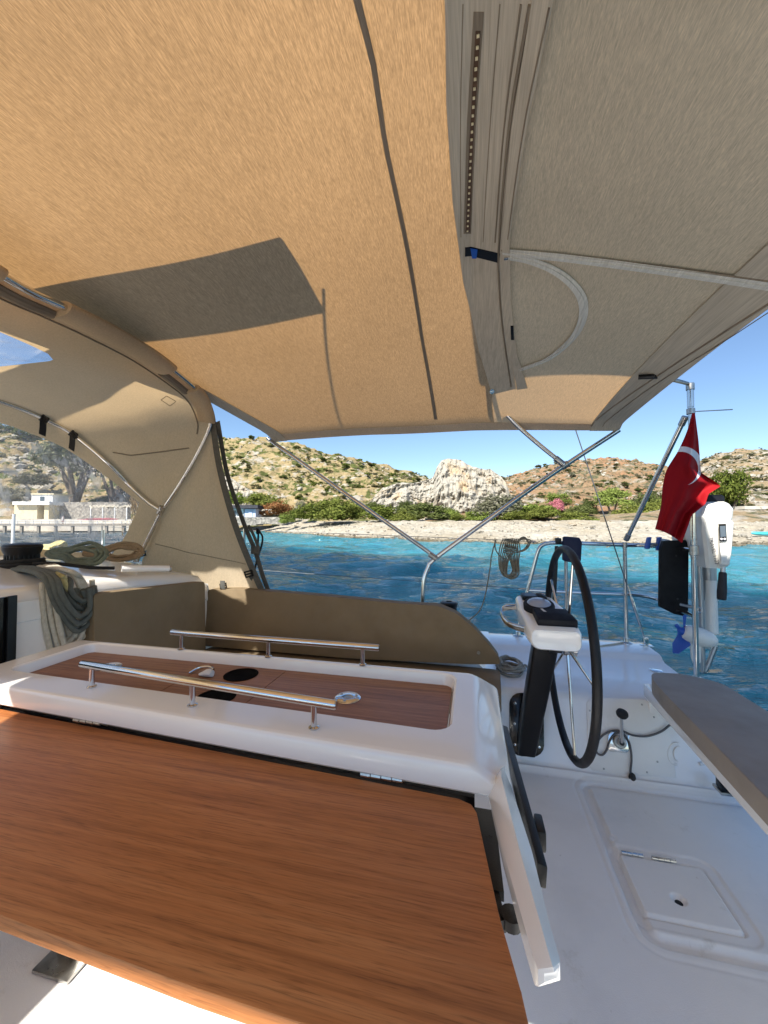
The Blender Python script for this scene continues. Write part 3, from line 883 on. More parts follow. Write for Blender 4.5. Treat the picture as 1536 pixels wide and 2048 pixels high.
# ================================================================== SETTLEMENT ON THE FAR SHORE
F0 = np.array([-math.sin(YAW), math.cos(YAW), 0.0]); R0 = np.array([math.cos(YAW), math.sin(YAW), 0.0]); UP = np.array([0, 0, 1.0])
def fbox(u0, u1, v0, v1, d, th, b_=None):
    """upright block whose front spans these pixels at that depth"""
    a = far(u0, d, v1); q = far(u1, d, v0); w = (q - a) @ R0; h = q[2] - a[2]
    P = [a, a + R0 * w, a + R0 * w + UP * h, a + UP * h]
    return (b_ or B()).prism(P, F0 * th)
def stone_wall_mat():
    m, n, b = nt('rubble_stone')
    v = nd(n, 'ShaderNodeTexVoronoi'); v.inputs['Scale'].default_value = 2.2
    tc = nd(n, 'ShaderNodeTexCoord'); n.links.new(tc.outputs['Object'], v.inputs['Vector'])
    c = ramp(n, v.outputs['Color'], [(.1, (.14, .13, .115)), (.9, (.36, .33, .28))])
    n.links.new(c.outputs[0], b.inputs['Base Color']); b.inputs['Roughness'].default_value = .95
    bump(n, b, v.outputs['Distance'], 1, .12)
    return m
M['rubble'] = stone_wall_mat()
M['plaster_white'] = simple('white_plaster', (.72, .72, .70), .9, var=.08, scale=.8)
M['plaster_blue'] = simple('pale_blue_plaster', (.50, .56, .70), .9, var=.08, scale=.8)
M['plaster_yellow'] = simple('pale_yellow_plaster', (.62, .54, .36), .9, var=.10, scale=.8)
M['roof_dark'] = simple('dark_roofing', (.035, .036, .045), .8, var=.3, scale=2)
M['wood_grey'] = simple('weathered_wood', (.24, .21, .17), .9, var=.3, scale=4)
M['pane'] = simple('window_glass', (.06, .08, .10), .15, var=.3)
M['thatch'] = simple('pale_reed', (.55, .49, .38), .95, var=.35, scale=1.6, bmp=1, bscale=4)
M['terrace'] = simple('pale_terrace', (.50, .46, .39), .9, var=.15, scale=1)
M['skin'] = simple('skin', (.42, .24, .16), .6)
M['shirt'] = simple('white_shirt', (.75, .75, .73), .9)
M['shorts'] = simple('dark_red_shorts', (.25, .05, .05), .9)
M['paint_turq'] = simple('turquoise_paint', (.06, .42, .50), .4, var=.08)

t = thing('hut', 'small shore hut with dark flat roof, pale blue wall and stone base', 'hut', far(478, 88, 1050))
fbox(432, 513, 1034, 1051, 88, 5).build('stone_base', 'rubble', t, False)
fbox(434, 487, 1017, 1034, 88.3, 4.4).build('wall', 'plaster_white', t, False)
fbox(489, 511, 1018, 1034, 88.1, 4.4).build('wall', 'plaster_blue', t, False)
fbox(428, 515, 1010, 1016.6, 87.2, 6).build('roof', 'roof_dark', t, False)
for a, q in ((463, 471.5), (473, 481), (446, 459)):
    w = fbox(a, q, 1021, 1031, 88.16, .1).build('window', 'pane', t, False)
w = fbox(497, 504, 1021, 1034, 87.98, .1).build('door', 'plaster_blue', t, False)
tag(fbox(505, 566, 1034, 1048, 85, .9).build('dry_stone_wall', 'rubble', None, False), 'low dry stone wall running right from the hut to the beach', 'wall')
tag(fbox(92, 255, 1004, 1040, 93, 1.2).build('terrace_wall', 'rubble', None, False), 'tall grey rubble retaining wall behind the jetty', 'wall')
tag(fbox(-80, 330, 1038, 1062, 84, 16).build('shore_terrace', 'terrace', None, False), kind='structure')
t = thing('cottage', 'small white cottage with one window on the slope above the jetty', 'cottage', far(84, 96, 1010))
fbox(62, 104, 989, 1012, 96, 5).build('wall', 'plaster_white', t, False)
fbox(60, 106, 986.5, 989, 95.7, 6).build('roof', 'plaster_yellow', t, False)
fbox(79, 87.5, 993, 1002, 95.9, .2).build('window', 'pane', t, False)
t = thing('cafe_building', 'pale yellow flat roofed building with dark doorway behind the jetty', 'building', far(62, 90, 1042))
fbox(28, 74, 1010, 1041, 90, 6).build('wall', 'plaster_yellow', t, False)
fbox(88, 97, 1010, 1041, 90, 6).build('wall', 'plaster_yellow', t, False)
fbox(74.2, 87.8, 1010, 1041, 92, .3).build('doorway', 'pane', t, False)
fbox(24, 98, 1003, 1009.6, 89, 8).build('roof', 'plaster_white', t, False)
# jetty with its piles and rails
t = thing('jetty', 'long timber jetty on piles with a light railing, seen through the vinyl', 'jetty', far(120, 77, 1066))
fbox(-70, 290, 1048, 1051.5, 77, 3.2).build('deck', 'wood_grey', t, False)
for k, u in enumerate(range(-62, 290, 34)):
    for dd in (77.2, 79.6):
        fbox(u, u + 4.5, 1051.7, 1069, dd, .4).build('pile', 'wood_grey', t, False)
for u in range(-62, 290, 16):
    fbox(u, u + .9, 1041, 1048, 77.1, .1).build('rail_post', 'plaster_white', t, False)
for v in (1041, 1044.5):
    fbox(-64, 290, v, v + .7, 77.0, .06).build('rail', 'plaster_white', t, False)
t = thing('pergola', 'pergola with pale reed roof on white posts at the right end of the jetty', 'pergola', far(230, 82, 1046))
def reed(u0, u1, v, d, dep):
    P = [far(u, d, v + 1.4 * math.sin(u * .9) + random.uniform(-1.2, 1.2)) for u in np.linspace(u0, u1, 40)]
    G = []
    for q, dz in ((0, -.35), (0, .0), (dep * .5, .25), (dep, 0), (dep, -.35)):
        G.append([p + F0 * q + UP * (dz + random.uniform(-.09, .09)) for p in P])
    return B().grid(G)
reed(178, 276, 1011, 82, 5).build('roof', 'thatch', t, False)
for u in (180, 204, 228, 252, 272):
    fbox(u, u + 1.6, 1011, 1047, 82.1, .16).build('post', 'plaster_white', t, False)
t = thing('flower_boxes', 'row of planters full of pale pink flowers along the jetty below the pergola', 'planters', far(190, 80, 1046))
fbox(158, 284, 1041, 1046, 80.5, .5).build('trough', 'thatch', t, False)
fm = BIG[1].copy(); fm.materials.append(LM['pink']); q = bpy.data.objects.new('flowers', fm); COL.objects.link(q)
q.parent = t; q.location = far(200, 80.6, 1042) - far(190, 80, 1046); q.scale = (8, .8, .8); q.rotation_euler = (0, 0, YAW)
tag(q, kind='stuff')
# a person in a white shirt on the jetty (a few pixels tall)
def person(P, name, label):
    me = bpy.data.meshes.new(name)
    V = [(0, 0, .92), (0, 0, 1.15), (0, 0, 1.40), (0, 0, 1.52), (0, -.01, 1.66), (-.19, 0, 1.40), (-.25, -.05, 1.12), (-.20, -.22, .98), (.19, 0, 1.40), (.25, -.05, 1.12), (.20, -.22, .98),
         (-.10, 0, .88), (-.11, -.02, .48), (-.11, .02, .06), (-.11, -.12, .03), (.10, 0, .88), (.11, -.02, .48), (.11, .02, .06), (.11, -.12, .03)]
    E_ = [(0, 1), (1, 2), (2, 3), (3, 4), (2, 5), (5, 6), (6, 7), (2, 8), (8, 9), (9, 10), (0, 11), (11, 12), (12, 13), (13, 14), (0, 15), (15, 16), (16, 17), (17, 18)]
    Rr = [.15, .15, .16, .06, .11, .07, .05, .035, .07, .05, .035, .09, .06, .045, .04, .09, .06, .045, .04]
    me.from_pydata(V, E_, [])
    o = bpy.data.objects.new(name, me); COL.objects.link(o)
    sm = o.modifiers.new('skin', 'SKIN'); o.modifiers.new('sub', 'SUBSURF').render_levels = 2
    o.modifiers['sub'].levels = 1
    for i, q in enumerate(me.skin_vertices[0].data): q.radius = (Rr[i], Rr[i] * .8); q.use_root = i == 0
    me.materials.append(M['skin']); o.location = P; o.rotation_euler = (0, 0, YAW)
    tag(o, label, 'person')
    sh = B().lathe([(.17, .82), (.19, .95), (.18, 1.15), (.215, 1.34), (.12, 1.47)], (0, 0, 0), n=14).build('shirt', 'shirt', o)
    sh2 = B().lathe([(.10, .50), (.11, .7), (.12, .88)], (-.1, 0, 0), n=10).lathe([(.10, .50), (.11, .7), (.12, .88)], (.1, 0, 0), n=10).build('shorts', 'shorts', o)
    B().lathe([(.03, .02), (.115, 0), (.10, .08), (.02, .13)], (0, .01, 1.70), n=12).build('hair', 'roof_dark', o)
    return o
person(far(126, 79, 1048), 'person', 'person in a white shirt and dark red shorts standing on the jetty')
# stone hut and small boat at the right edge
t = thing('stone_hut', 'low stone hut with flat slab roof at the right end of the beach', 'hut', far(1520, 70, 1042))
fbox(1496, 1570, 1019, 1044, 70, 4).build('wall', 'rubble', t, False)
fbox(1490, 1580, 1012, 1018.6, 69.4, 5).build('roof', 'terrace', t, False)
fbox(1528, 1536, 1024, 1044, 69.9, .2).build('doorway', 'pane', t, False)
P0 = far(1530, 41); P0[2] = beach_z(1530., 41.) + .25
b_ = B(); R_ = []
for k in range(13):
    q = k / 12 * 2 - 1; w = .38 * math.sqrt(max(1 - q ** 4, .001)); zz = .10 * q * q
    R_.append([P0 + R0 * q * 1.5 + F0 * (w * math.cos(a)) + UP * (.22 * math.sin(a) * (1 - .5 * abs(q) ** 3) + zz) for a in np.linspace(0, 2 * PI, 12, endpoint=False)])
tag(b_.rings(R_).build('kayak', 'paint_turq'), 'turquoise kayak lying on the beach at the right edge', 'kayak')

# ================================================================== THE YACHT
yacht = thing('sailing_yacht', 'white sailing yacht cockpit with moulded sole, side deck, coaming and cabin top', 'yacht', (0, .8, 0))
CY = .80
mir = lambda P: np.array([P[0], 2 * CY - P[1], P[2]])
def sd_rr(x, y, x0, x1, y0, y1, r):
    cx, cy = (x0 + x1) / 2, (y0 + y1) / 2
    qx = np.abs(x - cx) - (x1 - x0) / 2 + r; qy = np.abs(y - cy) - (y1 - y0) / 2 + r
    return np.hypot(np.maximum(qx, 0), np.maximum(qy, 0)) + np.minimum(np.maximum(qx, qy), 0) - r
def sole_h(x, y):
    db = sd_rr(x, y, .432, 1.40, 1.165, 1.815, .05)
    dsm = sd_rr(x, y, .432 + .03, .705, 1.245, 1.452, .015)
    st = lambda d, w: np.clip(d / w + .5, 0, 1)
    chan = st(-db, .006) * (1 - st(-db - .030, .010))              # moulded channel round the big lid
    z = -.012 * chan + .003 * st(-db - .032, .006)
    z += -.0022 * np.exp(-((db - .026) / .005) ** 2)
    gap = np.exp(-((dsm) / .0045) ** 4)
    out = st(-dsm - 0, .004) * 0 + st(.034 - dsm, .008) * st(dsm, .004)   # sunk shoulder round the small hatch
    z += -.007 * gap - .0045 * out
    # rounded fillet up to the side wall
    z += .02 * np.clip((y - 1.815) / .03, 0, 1) ** 2
    fh = np.hypot(x - .578, y - 1.316); z += -.012 * np.exp(-(fh / .017) ** 6)
    f2 = np.hypot(x - .468, y - 1.517); z += -.003 * np.exp(-(f2 / .014) ** 6)
    return z, db, dsm
xs = np.linspace(-.02, 1.045, 300); ys = np.linspace(.5, 1.845, 380)
gx, gy = np.meshgrid(xs, ys, indexing='ij')
gz, gb, gs = sole_h(gx, gy)
G = np.stack([gx, gy, gz], 2)
cb = (gb[:-1, :-1] + gb[1:, 1:]) / 2; cs_ = (gs[:-1, :-1] + gs[1:, 1:]) / 2
b_ = B().grid(G, hole=lambda i, j: cb[i, j] < -.003)
b_.add([(-1.7, -.25, 0), (-.02, -.25, 0), (-.02, 1.845, 0), (-1.7, 1.845, 0)], [(0, 1, 2, 3)])
b_.add([(-.02, -.25, 0), (1.045, -.25, 0), (1.045, .5, 0), (-.02, .5, 0)], [(0, 1, 2, 3)])
b_.add([(1.045, -.25, 0), (1.045, 1.845, 0), (1.075, 1.845, -.7), (1.075, -.25, -.7)], [(0, 1, 2, 3)])
b_.build('cockpit_sole', 'nonskid', yacht, angle=60)
lid = B().grid(G, hole=lambda i, j: cb[i, j] >= -.003 or cs_[i, j] < 0).build('locker_lid', 'nonskid', yacht, angle=60)
hatch = B().grid(G, hole=lambda i, j: cs_[i, j] >= 0).build('small_hatch', 'nonskid', yacht, angle=60)
B().lathe([(.0135, 0), (.0135, .0012), (.001, .0012)], (.578, 1.316, -.0095), n=20).build('finger_hole', 'black', hatch)
B().lathe([(.013, 0), (.012, .003), (.001, .004)], (.468, 1.517, -.003), n=20).build('drain_plug', 'gelcoat_old', lid)
for x0, x1 in ((.473, .538), (.562, .632)):
    b_ = B()
    for k in range(4):
        a = x0 + (x1 - x0) * k / 4
        b_.tube([(a + .0008, 1.452, .006), (a + (x1 - x0) / 4 - .0008, 1.452, .006)], .0052, 10)
    b_.build('hinge', 'steel', hatch)

# coaming, side deck and hull: one moulding lofted from two profiles, and its mirror image
PA = [(1.838, .004), (1.858, .012), (1.872, .032), (1.955, .275), (1.968, .296), (1.99, .306), (2.2, .310), (2.470, .314), (2.492, .322), (2.51, .337), (2.535, .343), (2.74, .345), (2.79, .336), (2.82, .30), (2.86, .05), (2.83, -.6), (2.7, -1.3)]
PB = [(1.660, .00), (1.662, .10), (1.664, .29), (1.70, .30), (1.99, .305), (2.01, .33), (2.03, .575), (2.06, .60), (2.12, .605), (2.21, .60), (2.25, .575), (2.28, .36), (2.32, .348), (2.74, .352), (2.79, .342), (2.84, .04), (2.70, -1.3)]
def hull_prof(x):
    if x >= .10: return np.array(PA)
    t = np.clip((.09 - x) / .26, 0, 1); t = t * t * (3 - 2 * t)
    q = np.array(PB); a = np.array(PA)
    r = q.copy()
    # the coaming top falls away towards the stern behind the slanting end of the backrest
    zlow = np.maximum(np.minimum(q[:, 1], .345), q[:, 1] * 0 - 9)
    r[:, 1] = np.where(q[:, 1] > .345, zlow + (q[:, 1] - zlow) * t, q[:, 1])
    k = np.clip((-x - 1.2) / 2.5, 0, 1)
    r[:, 1] += .10 * k * (r[:, 0] > 2.2)
    return r
for side, nm in ((1, 'side_deck'), (-1, 'side_deck')):
    for xr, mt in ((np.r_[.1001, np.linspace(.12, 1.04, 12)], 'gelcoat'), (np.r_[.0999, np.linspace(.08, -.3, 16), np.linspace(-.5, -1.49, 10)], 'gelcoat'), (np.linspace(-1.491, -6.5, 24), 'gelcoat')):
        R_ = []
        for x in xr:
            p = hull_prof(x)
            if x <= -1.4901:
                # forward of the cockpit the coaming gives way to the side deck beside the cabin
                k = np.clip((-x - 3) / 6, 0, 1)
                p = np.array([(2.05, .30), (2.06, .36), (2.08, .38), (2.3, .38), (2.74, .385), (2.79, .375), (2.84, .05), (2.70, -1.3)])
                p[:, 0] = CY + (p[:, 0] - CY) * (1 - .45 * k ** 1.6); p[:, 1] += .12 * k
            R_.append([(x, yy if side > 0 else 2 * CY - yy, zz) for yy, zz in p])
        n = len(R_[0])
        b_ = B().grid(R_)
        if xr[0] > 0:   # stern face
            o = len(b_.v) - n; b_.f.append(tuple(range(o, o + n)))
        if abs(xr[0] - .0999) < 1e-4:   # end face of the settee
            b_.f.append(tuple(range(0, n)))
        b_.build(nm, mt, yacht, angle=40)
tag(B().box((1.046, -.3, -.72), (1.078, 1.9, -.02)).build('transom', 'gelcoat', yacht))
# cabin: aft bulkhead and coachroof
def roof_z(x, y):
    return .872 + .07 * np.clip((-1.5 - x) / .5, 0, 1) - .07 * ((y - CY) / 1.1) ** 2 + .05 * np.clip((-2 - x) / 2, 0, 1)
RX = np.r_[-1.50, -1.508, -1.525, np.linspace(-1.56, -3.3, 16)]
RY = np.linspace(CY - 1.16, CY + 1.16, 41)
def roofP(x, y):
    e = abs(y - CY) / 1.16
    d = .035 * (1 - np.clip((-1.5 - x) / .03, 0, 1) ** .5) + .05 * np.clip((e - .92) / .08, 0, 1) ** 2
    return (x, y, roof_z(x, y) - d)
B().grid([[roofP(x, y) for y in RY] for x in RX]).build('coachroof', 'gelcoat', yacht, angle=50)
# bulkhead pieces either side of the companionway, each a little proud panel
for y0, y1 in ((.985, CY + 1.15), (CY - 1.15, .30)):
    yy = np.linspace(y0, y1, 14)
    B().grid([[(-1.50, y, z) for y in yy] for z in (0, .4)] + [[(-1.50, y, roofP(-1.5, y)[2] - .075) for y in yy]]).build('bulkhead', 'gelcoat_old', yacht)
b_ = B()
yy = np.linspace(CY - 1.15, CY + 1.15, 40)
b_.grid([[(-1.496, y, roofP(-1.5, y)[2] - .073) for y in yy], [(-1.494, y, roofP(-1.5, y)[2] - .06) for y in yy], [(-1.498, y, roofP(-1.5, y)[2] - .006) for y in yy], [(-1.504, y, roofP(-1.5, y)[2] + .0005) for y in yy]])
b_.build('coachroof_edge', 'gelcoat', yacht)
for s in (1, -1):
    yy = CY + s * 1.158
    B().grid([[(x, yy, roof_z(x, yy) - .05) for x in RX], [(x, yy + s * .10, .30) for x in RX]]).build('cabin_side', 'gelcoat', yacht)
cw = thing('companionway_door', 'glossy black companionway hatch at the left edge', 'hatch', (-1.5, .64, .1))
B().box((-1.497, .31, .12), (-1.487, .972, .857), .004).build('panel', 'black_gloss', cw)
b_ = B().box((-1.4868, .955, .12), (-1.478, .982, .859), .003).box((-1.4868, .302, .12), (-1.478, .33, .859), .003)
b_.build('frame', 'black', cw)

def wallplane(u, v, off=0):
    """point on the sloping inner side wall of the cockpit"""
    p0 = np.array([0, 1.872, .032]); tdir = np.array([0, .083, .243]); nrm = np.array([0, -tdir[2], tdir[1]]); nrm /= np.linalg.norm(nrm)
    d = ray(u, v); t = ((p0 - CAM) @ nrm) / (d @ nrm)
    return CAM + d * t + nrm * off
WN = np.array([0, -.243, .083]); WN /= np.linalg.norm(WN)
# moulded engine panel with its screws, and small moulded marks
def wall_plate(pts, name, mat, th, parent, r=None):
    P = [wallplane(u, v, .0006) for u, v in pts]
    return B().prism(P, WN * th, th * .45).build(name, mat, parent)
def rpoly(x0, x1, y0, y1, r=10):
    return [(a, b) for a, b, _ in rrect(x0, x1, y0, y1, r, 0, 4)]
ep = thing('engine_panel', 'white moulded panel plate screwed to the cockpit side behind the wheel', 'panel', wallplane(1240, 1480))
wall_plate([(1184, 1394), (1290, 1399), (1308, 1416), (1338, 1462), (1352, 1555), (1186, 1542), (1177, 1530), (1173, 1405)], 'plate', 'gelcoat_old', .004, ep)
for u, v in ((1179, 1421), (1283, 1409), (1307, 1434), (1314, 1523), (1293, 1544), (1207, 1537), (1184, 1510)):
    p = wallplane(u, v, .005); B().lathe([(.0042, 0), (.0036, .0015), (.001, .0022)], p, WN, 10).build('screw', 'steel_dull', ep)
b_ = B()
arc = [wallplane(1352 + 17 * math.cos(a), 1507 + 22 * math.sin(a), .003) for a in np.linspace(math.radians(85), math.radians(285), 16)]
b_.tube(arc, .0035, 6)
arc = [wallplane(1356 + 9 * math.cos(a), 1507 + 14 * math.sin(a), .003) for a in np.linspace(math.radians(85), math.radians(285), 16)]
b_.tube(arc, .003, 6)
tag(b_.build('crescent_fairlead', 'gelcoat_old'), 'white crescent moulding on the cockpit side right of the throttle', 'moulding')
tag(B().tube([wallplane(1398, 1527, .004), wallplane(1406, 1526, .004)], .007, 12).build('round_plug', 'gelcoat_old'), 'small white round plug low on the cockpit side near the seat', 'plug')
# throttle lever
t = thing('throttle_lever', 'single lever engine throttle with dark oval knob on the cockpit side', 'throttle', wallplane(1235, 1480))
p = [wallplane(u, v, .006) for u, v in ((1215, 1468), (1222, 1460), (1250, 1462), (1257, 1470), (1257, 1500), (1251, 1505), (1219, 1502), (1213, 1494))]
B().prism(p, WN * .008, .003).build('base_plate', 'steel', t)
c0 = wallplane(1236, 1482, .014)
B().lathe([(.026, 0), (.026, .012), (.022, .016), (.016, .016), (.016, .03), (.012, .034), (.001, .034)], c0, WN, 22).build('hub', 'steel_dull', t)
B().lathe([(.010, .034), (.010, .038), (.001, .039)], c0, WN, 14).build('hub_cap', 'black', t)
l0 = c0 + WN * .03; l1 = at(1243, 1432, y=l0[1] - .03)
B().tube([l0, l0 * .5 + l1 * .5, l1], [.008, .007, .006], 10).build('lever', 'steel', t)
k0 = at(1245, 1419, y=l0[1] - .034)
ax = (k0 - l1) / np.linalg.norm(k0 - l1)
B().lathe([(.008, -.008), (.020, .002), (.0235, .012), (.021, .021), (.012, .026), (.001, .027)], l1, ax + np.array([0, -.25, 0]), 18).build('knob', 'rubber', t)
# grey kill cord with its black bulb
pts = [(1338, 1447), (1318, 1462), (1290, 1471), (1262, 1469), (1243, 1461), (1220, 1461), (1200, 1472), (1190, 1490), (1192, 1504), (1202, 1508), (1211, 1498), (1217, 1480), (1228, 1466), (1243, 1466), (1254, 1480), (1259, 1500), (1260, 1520), (1258, 1540), (1261, 1551)]
t = thing('shower_hose', 'thin grey hose looped round the throttle and ending in a black bulb', 'hose', wallplane(1260, 1550))
B().tube(smooth_path([wallplane(u, v, .017) for u, v in pts], 6), .0042, 8).build('hose', 'cord_grey', t)
p = wallplane(1262, 1553, .014)
B().lathe([(.004, .018), (.011, .012), (.014, 0), (.012, -.010), (.002, -.014)], p, (0, 0, 1), 14).build('bulb', 'rubber', t)
# small deck hardware
t = thing('rope_cleat', 'black cam cleat with grey line at the foot of the transom seat', 'cleat', at(1448, 1568, z=.08))
c0 = at(1447, 1566, z=.08)
B().box(c0 - [.018, .02, .02], c0 + [.018, .02, .02], .006).build('body', 'black', t)
B().box(c0 - [.024, .03, .032], c0 + [.024, .03, -.021], .003).build('base', 'steel_dull', t)
B().tube(smooth_path([at(1418, 1522, z=.2), at(1432, 1548, z=.13), c0, at(1476, 1592, z=.05), at(1500, 1622, z=.03)], 5), .004, 7).build('line', 'rope_grey', t)

# ================================================================== COCKPIT TABLE
tb = thing('cockpit_table', 'white framed cockpit table with wood tray and raised wooden leaf', 'table', (-.6, .8, 0))
RZ = .725
def ty(x, y):
    """the table is a little narrower at its forward end"""
    return y + .050 * (-x) * min(max((.98 - y) / .36, 0), 1.0)
def trap(R_): return [(x, ty(x, y), z) for x, y, z in R_]
rings = [rrect(-1.16, -.050, .716, .973, .030, .697), rrect(-1.164, -.046, .712, .977, .033, .714), rrect(-1.1655, -.0445, .7105, .9785, .034, .7205), rrect(-1.170, -.040, .706, .982, .038, RZ), rrect(-1.175, -.034, .701, .987, .041, RZ),
         rrect(-1.222, -.006, .631, .988, .016, RZ), rrect(-1.226, -.002, .6265, .991, .016, RZ - .0002), rrect(-1.230, .003, .6225, .995, .017, RZ - .0018), rrect(-1.234, .010, .6195, .999, .018, RZ - .0052), rrect(-1.238, .018, .618, 1.002, .018, RZ - .010),
         rrect(-1.248, .050, .6165, 1.010, .018, .696), rrect(-1.250, .055, .6165, 1.012, .018, .691), rrect(-1.251, .057, .617, 1.013, .018, .686),
         rrect(-1.246, .052, .622, 1.008, .018, .681), rrect(-1.20, .0, .66, .98, .018, .680)]
B().grid([trap(r_) for r_ in rings], closed_v=True).build('frame', 'gelcoat', tb, angle=22)
B().box((-1.20, .70, .40), (-.01, .965, .600), .01).build('body', 'gelcoat_old', tb)
# tray boards, seams left open
def board(x0, x1, y0, y1, name='tray_board', holes=()):
    n1, n2 = 48, 40
    gx_ = np.linspace(x0, x1, n1); gy_ = np.linspace(y0, y1, n2)
    def hole(i, j):
        cx, cy = (gx_[i] + gx_[i + 1]) / 2, (gy_[j] + gy_[j + 1]) / 2
        return any(math.hypot(cx - hx, ty(cx, cy) - hy) < hr for hx, hy, hr in holes)
    b_ = B().grid([[(x, ty(x, y), .6985) for y in gy_] for x in gx_], hole=hole if holes else None)
    b_.add([(x, ty(x, y), z) for x, y, z in [(x0, y0, .6985), (x1, y0, .6985), (x1, y0, .68), (x0, y0, .68), (x0, y1, .6985), (x1, y1, .6985), (x1, y1, .68), (x0, y1, .68)]],
           [(0, 1, 2, 3), (4, 5, 6, 7), (0, 3, 7, 4), (1, 2, 6, 5)])
    return b_.build(name, 'tray_wood', tb, smooth=False)
CUPS = [(-.598, .915, .040), (-.578, .787, .040)]
board(-1.157, -.7285, .719, .970)
mid = board(-.7265, -.496, .719, .970, holes=[(x, y, r * .99) for x, y, r in CUPS])
board(-.494, -.053, .719, .970)
for x, y, r in CUPS:
    B().lathe([(r + .004, .0), (r + .004, .0012), (r - .002, .0014), (r - .004, -.004), (r - .006, -.075), (.001, -.076)], (x, y, .6988), n=28).build('cup_holder', 'cup', tb, angle=60)
    ring = B().lathe([(r - .006, -.038), (r - .012, -.036), (r - .012, -.034), (r - .006, -.033)], (x, y, .6988), n=28)
    ring.build('cup_holder', 'rubber', tb)
def deck_plate(x, y):
    o = B().lathe([(.030, 0), (.030, .002), (.027, .0042), (.0125, .0046), (.0120, .001), (.001, .001)], (x, y, .6986), n=30).build('lamp_socket', 'chrome', tb, angle=40)
    for k in range(3):
        a = k * 2.094 + .5
        B().lathe([(.0035, 0), (.003, .0012), (.001, .0014)], (x + .021 * math.cos(a), y + .021 * math.sin(a), .7030), n=8).build('screw', 'steel_dull', o)
    B().lathe([(.0115, 0), (.009, .001), (.001, .001)], (x, y, .7), n=16).build('socket_core', 'steel_dull', o)
deck_plate(-.281, .848); deck_plate(-.985, .880)
# lifting catch between the boards
c0 = at(412, 1352, z=.70)
q = B()
q.tube(smooth_path([c0 + [-.055, .004, .002], c0 + [-.04, .022, .010], c0 + [-.01, .024, .014], c0 + [.012, .014, .013]], 5), .003, 8)
q.build('catch_ring', 'steel', tb)
R_ = []
for k, (dx, w, h) in enumerate(((-.020, .004, .006), (-.012, .010, .010), (0, .013, .017), (.010, .013, .019), (.018, .010, .015), (.021, .004, .006))):
    R_.append([c0 + np.array([dx, w * math.cos(a), max(0, h * .5 + h * .5 * math.sin(a))]) for a in np.linspace(0, 2 * PI, 12, endpoint=False)])
B().rings(R_).build('catch', 'logo', tb)
# two grab rails on posts
for y, x0, x1, py in ((.690, -.884, -.240, .69), (.985, -.878, -.240, .985)):
    slope = -.088 if y < .8 else 0
    yof = lambda x, yr=y, slope=slope: yr + slope * (x + .56)
    r0 = B().tube([(x0, yof(x0), .773), (x0 + .003, yof(x0), .773), (x1 - .003, yof(x1), .773), (x1, yof(x1), .773)], [.0068, .0083, .0083, .0068], 16).build('grab_rail', 'steel', tb)
    for px_ in (x0 + .035, (x0 + x1) / 2, x1 - .045):
        B().lathe([(.010, 0), (.010, .002), (.0055, .004), (.0055, .042), (.0055, .046)], (px_, yof(px_), RZ + .0005), n=12).build('post', 'steel', r0)
# wooden leaf, hinged up towards the camera
LZ = .670
pl = [(-1.10, .681), (-.024, .623), (-.005, .615), (.003, .600), (.025, .455), (.041, .384), (.046, .350), (.048, .316), (-.25, .319), (-.50, .328), (-1.0, .350), (-1.12, .39)]
B().prism([(x, y, LZ - .018) for x, y in pl], (0, 0, .018), .0025).build('leaf', 'leaf_wood', tb)
B().prism([(-1.10, .690, .645), (-.0, .634, .645), (-.0, .66, .645), (-1.10, .716, .645)], (0, 0, .022)).build('gap_shade', 'black', tb)  # dark strip put in as the shade between frame and leaf
# arm at the aft end carrying the leaf, its slide and the black hardware below
lf_ = [(976, 1586), (1007, 1703), (1048, 1850), (1069, 1922), (1076, 1938), (1088, 1947)]
rd_ = [(1002, 1552), (1040, 1703), (1079, 1840), (1099, 1912), (1106, 1934), (1109, 1944)]
rt_ = [(1013, 1543), (1064, 1703), (1100, 1850), (1118, 1912), (1120, 1925), (1116, 1936)]
R_ = []
for k, (l_, r_, q_) in enumerate(zip(lf_, rd_, rt_)):
    zr_ = (.722, .713, .706, .702, .699, .694)[k]
    L_ = at(*l_, z=.686); D_ = at(*r_, z=zr_); Q_ = at(*q_, z=.691)
    low = (.004, .020, .022, .022, .016, .008)[k]
    R_.append([L_ - [0, 0, low], L_, L_ * .12 + D_ * .88, D_, D_ * .88 + Q_ * .12, Q_, Q_ - [0, 0, low]])
R_.insert(0, [p + np.array([.001, .022, -.003]) for p in R_[0]])
B().rings(R_).build('support_arm', 'gelcoat', tb, angle=25)
b_ = B().prism([(-.020, .635, .640), (.030, .635, .640), (.034, .50, .640), (.010, .50, .640)], (0, 0, .012))
b_.prism([(.012, .50, .636), (.028, .50, .636), (.034, .468, .636), (.022, .463, .636)], (0, 0, .014))
b_.build('leaf_bracket', 'black', tb)
B().lathe([(.012, 0), (.012, .012), (.001, .013)], (.040, .475, .640), n=14).build('bracket_knob', 'black', tb)
for px_ in (-.185, -.83):
    b_ = B(); yh = ty(px_, .617) + .004
    for k in range(4):
        b_.tube([(px_ + k * .018, yh, .6805), (px_ + k * .018 + .0165, yh - .0008, .6805)], .0045, 8)
    b_.prism([(px_, yh, .681), (px_ + .072, yh - .003, .681), (px_ + .072, yh + .014, .670), (px_, yh + .017, .670)], (0, 0, -.002))
    b_.build('leaf_hinge', 'steel_dull', tb)
# feet
for fx, fy in ((-1.0, .80), (-.33, .80)):
    f = B().box((fx - .055, fy - .05, .001), (fx + .055, fy + .10, .010), .003).build('foot', 'steel_dull', tb)
    b_ = B().box((fx - .05, fy + .0, .010), (fx - .012, fy + .10, .17), .006).box((fx + .012, fy - .0, .010), (fx + .05, fy + .10, .17), .006)
    b_.box((fx - .05, fy + .05, .10), (fx + .05, fy + .10, .42), .006)
    b_.build('pillar', 'steel_dull', f)
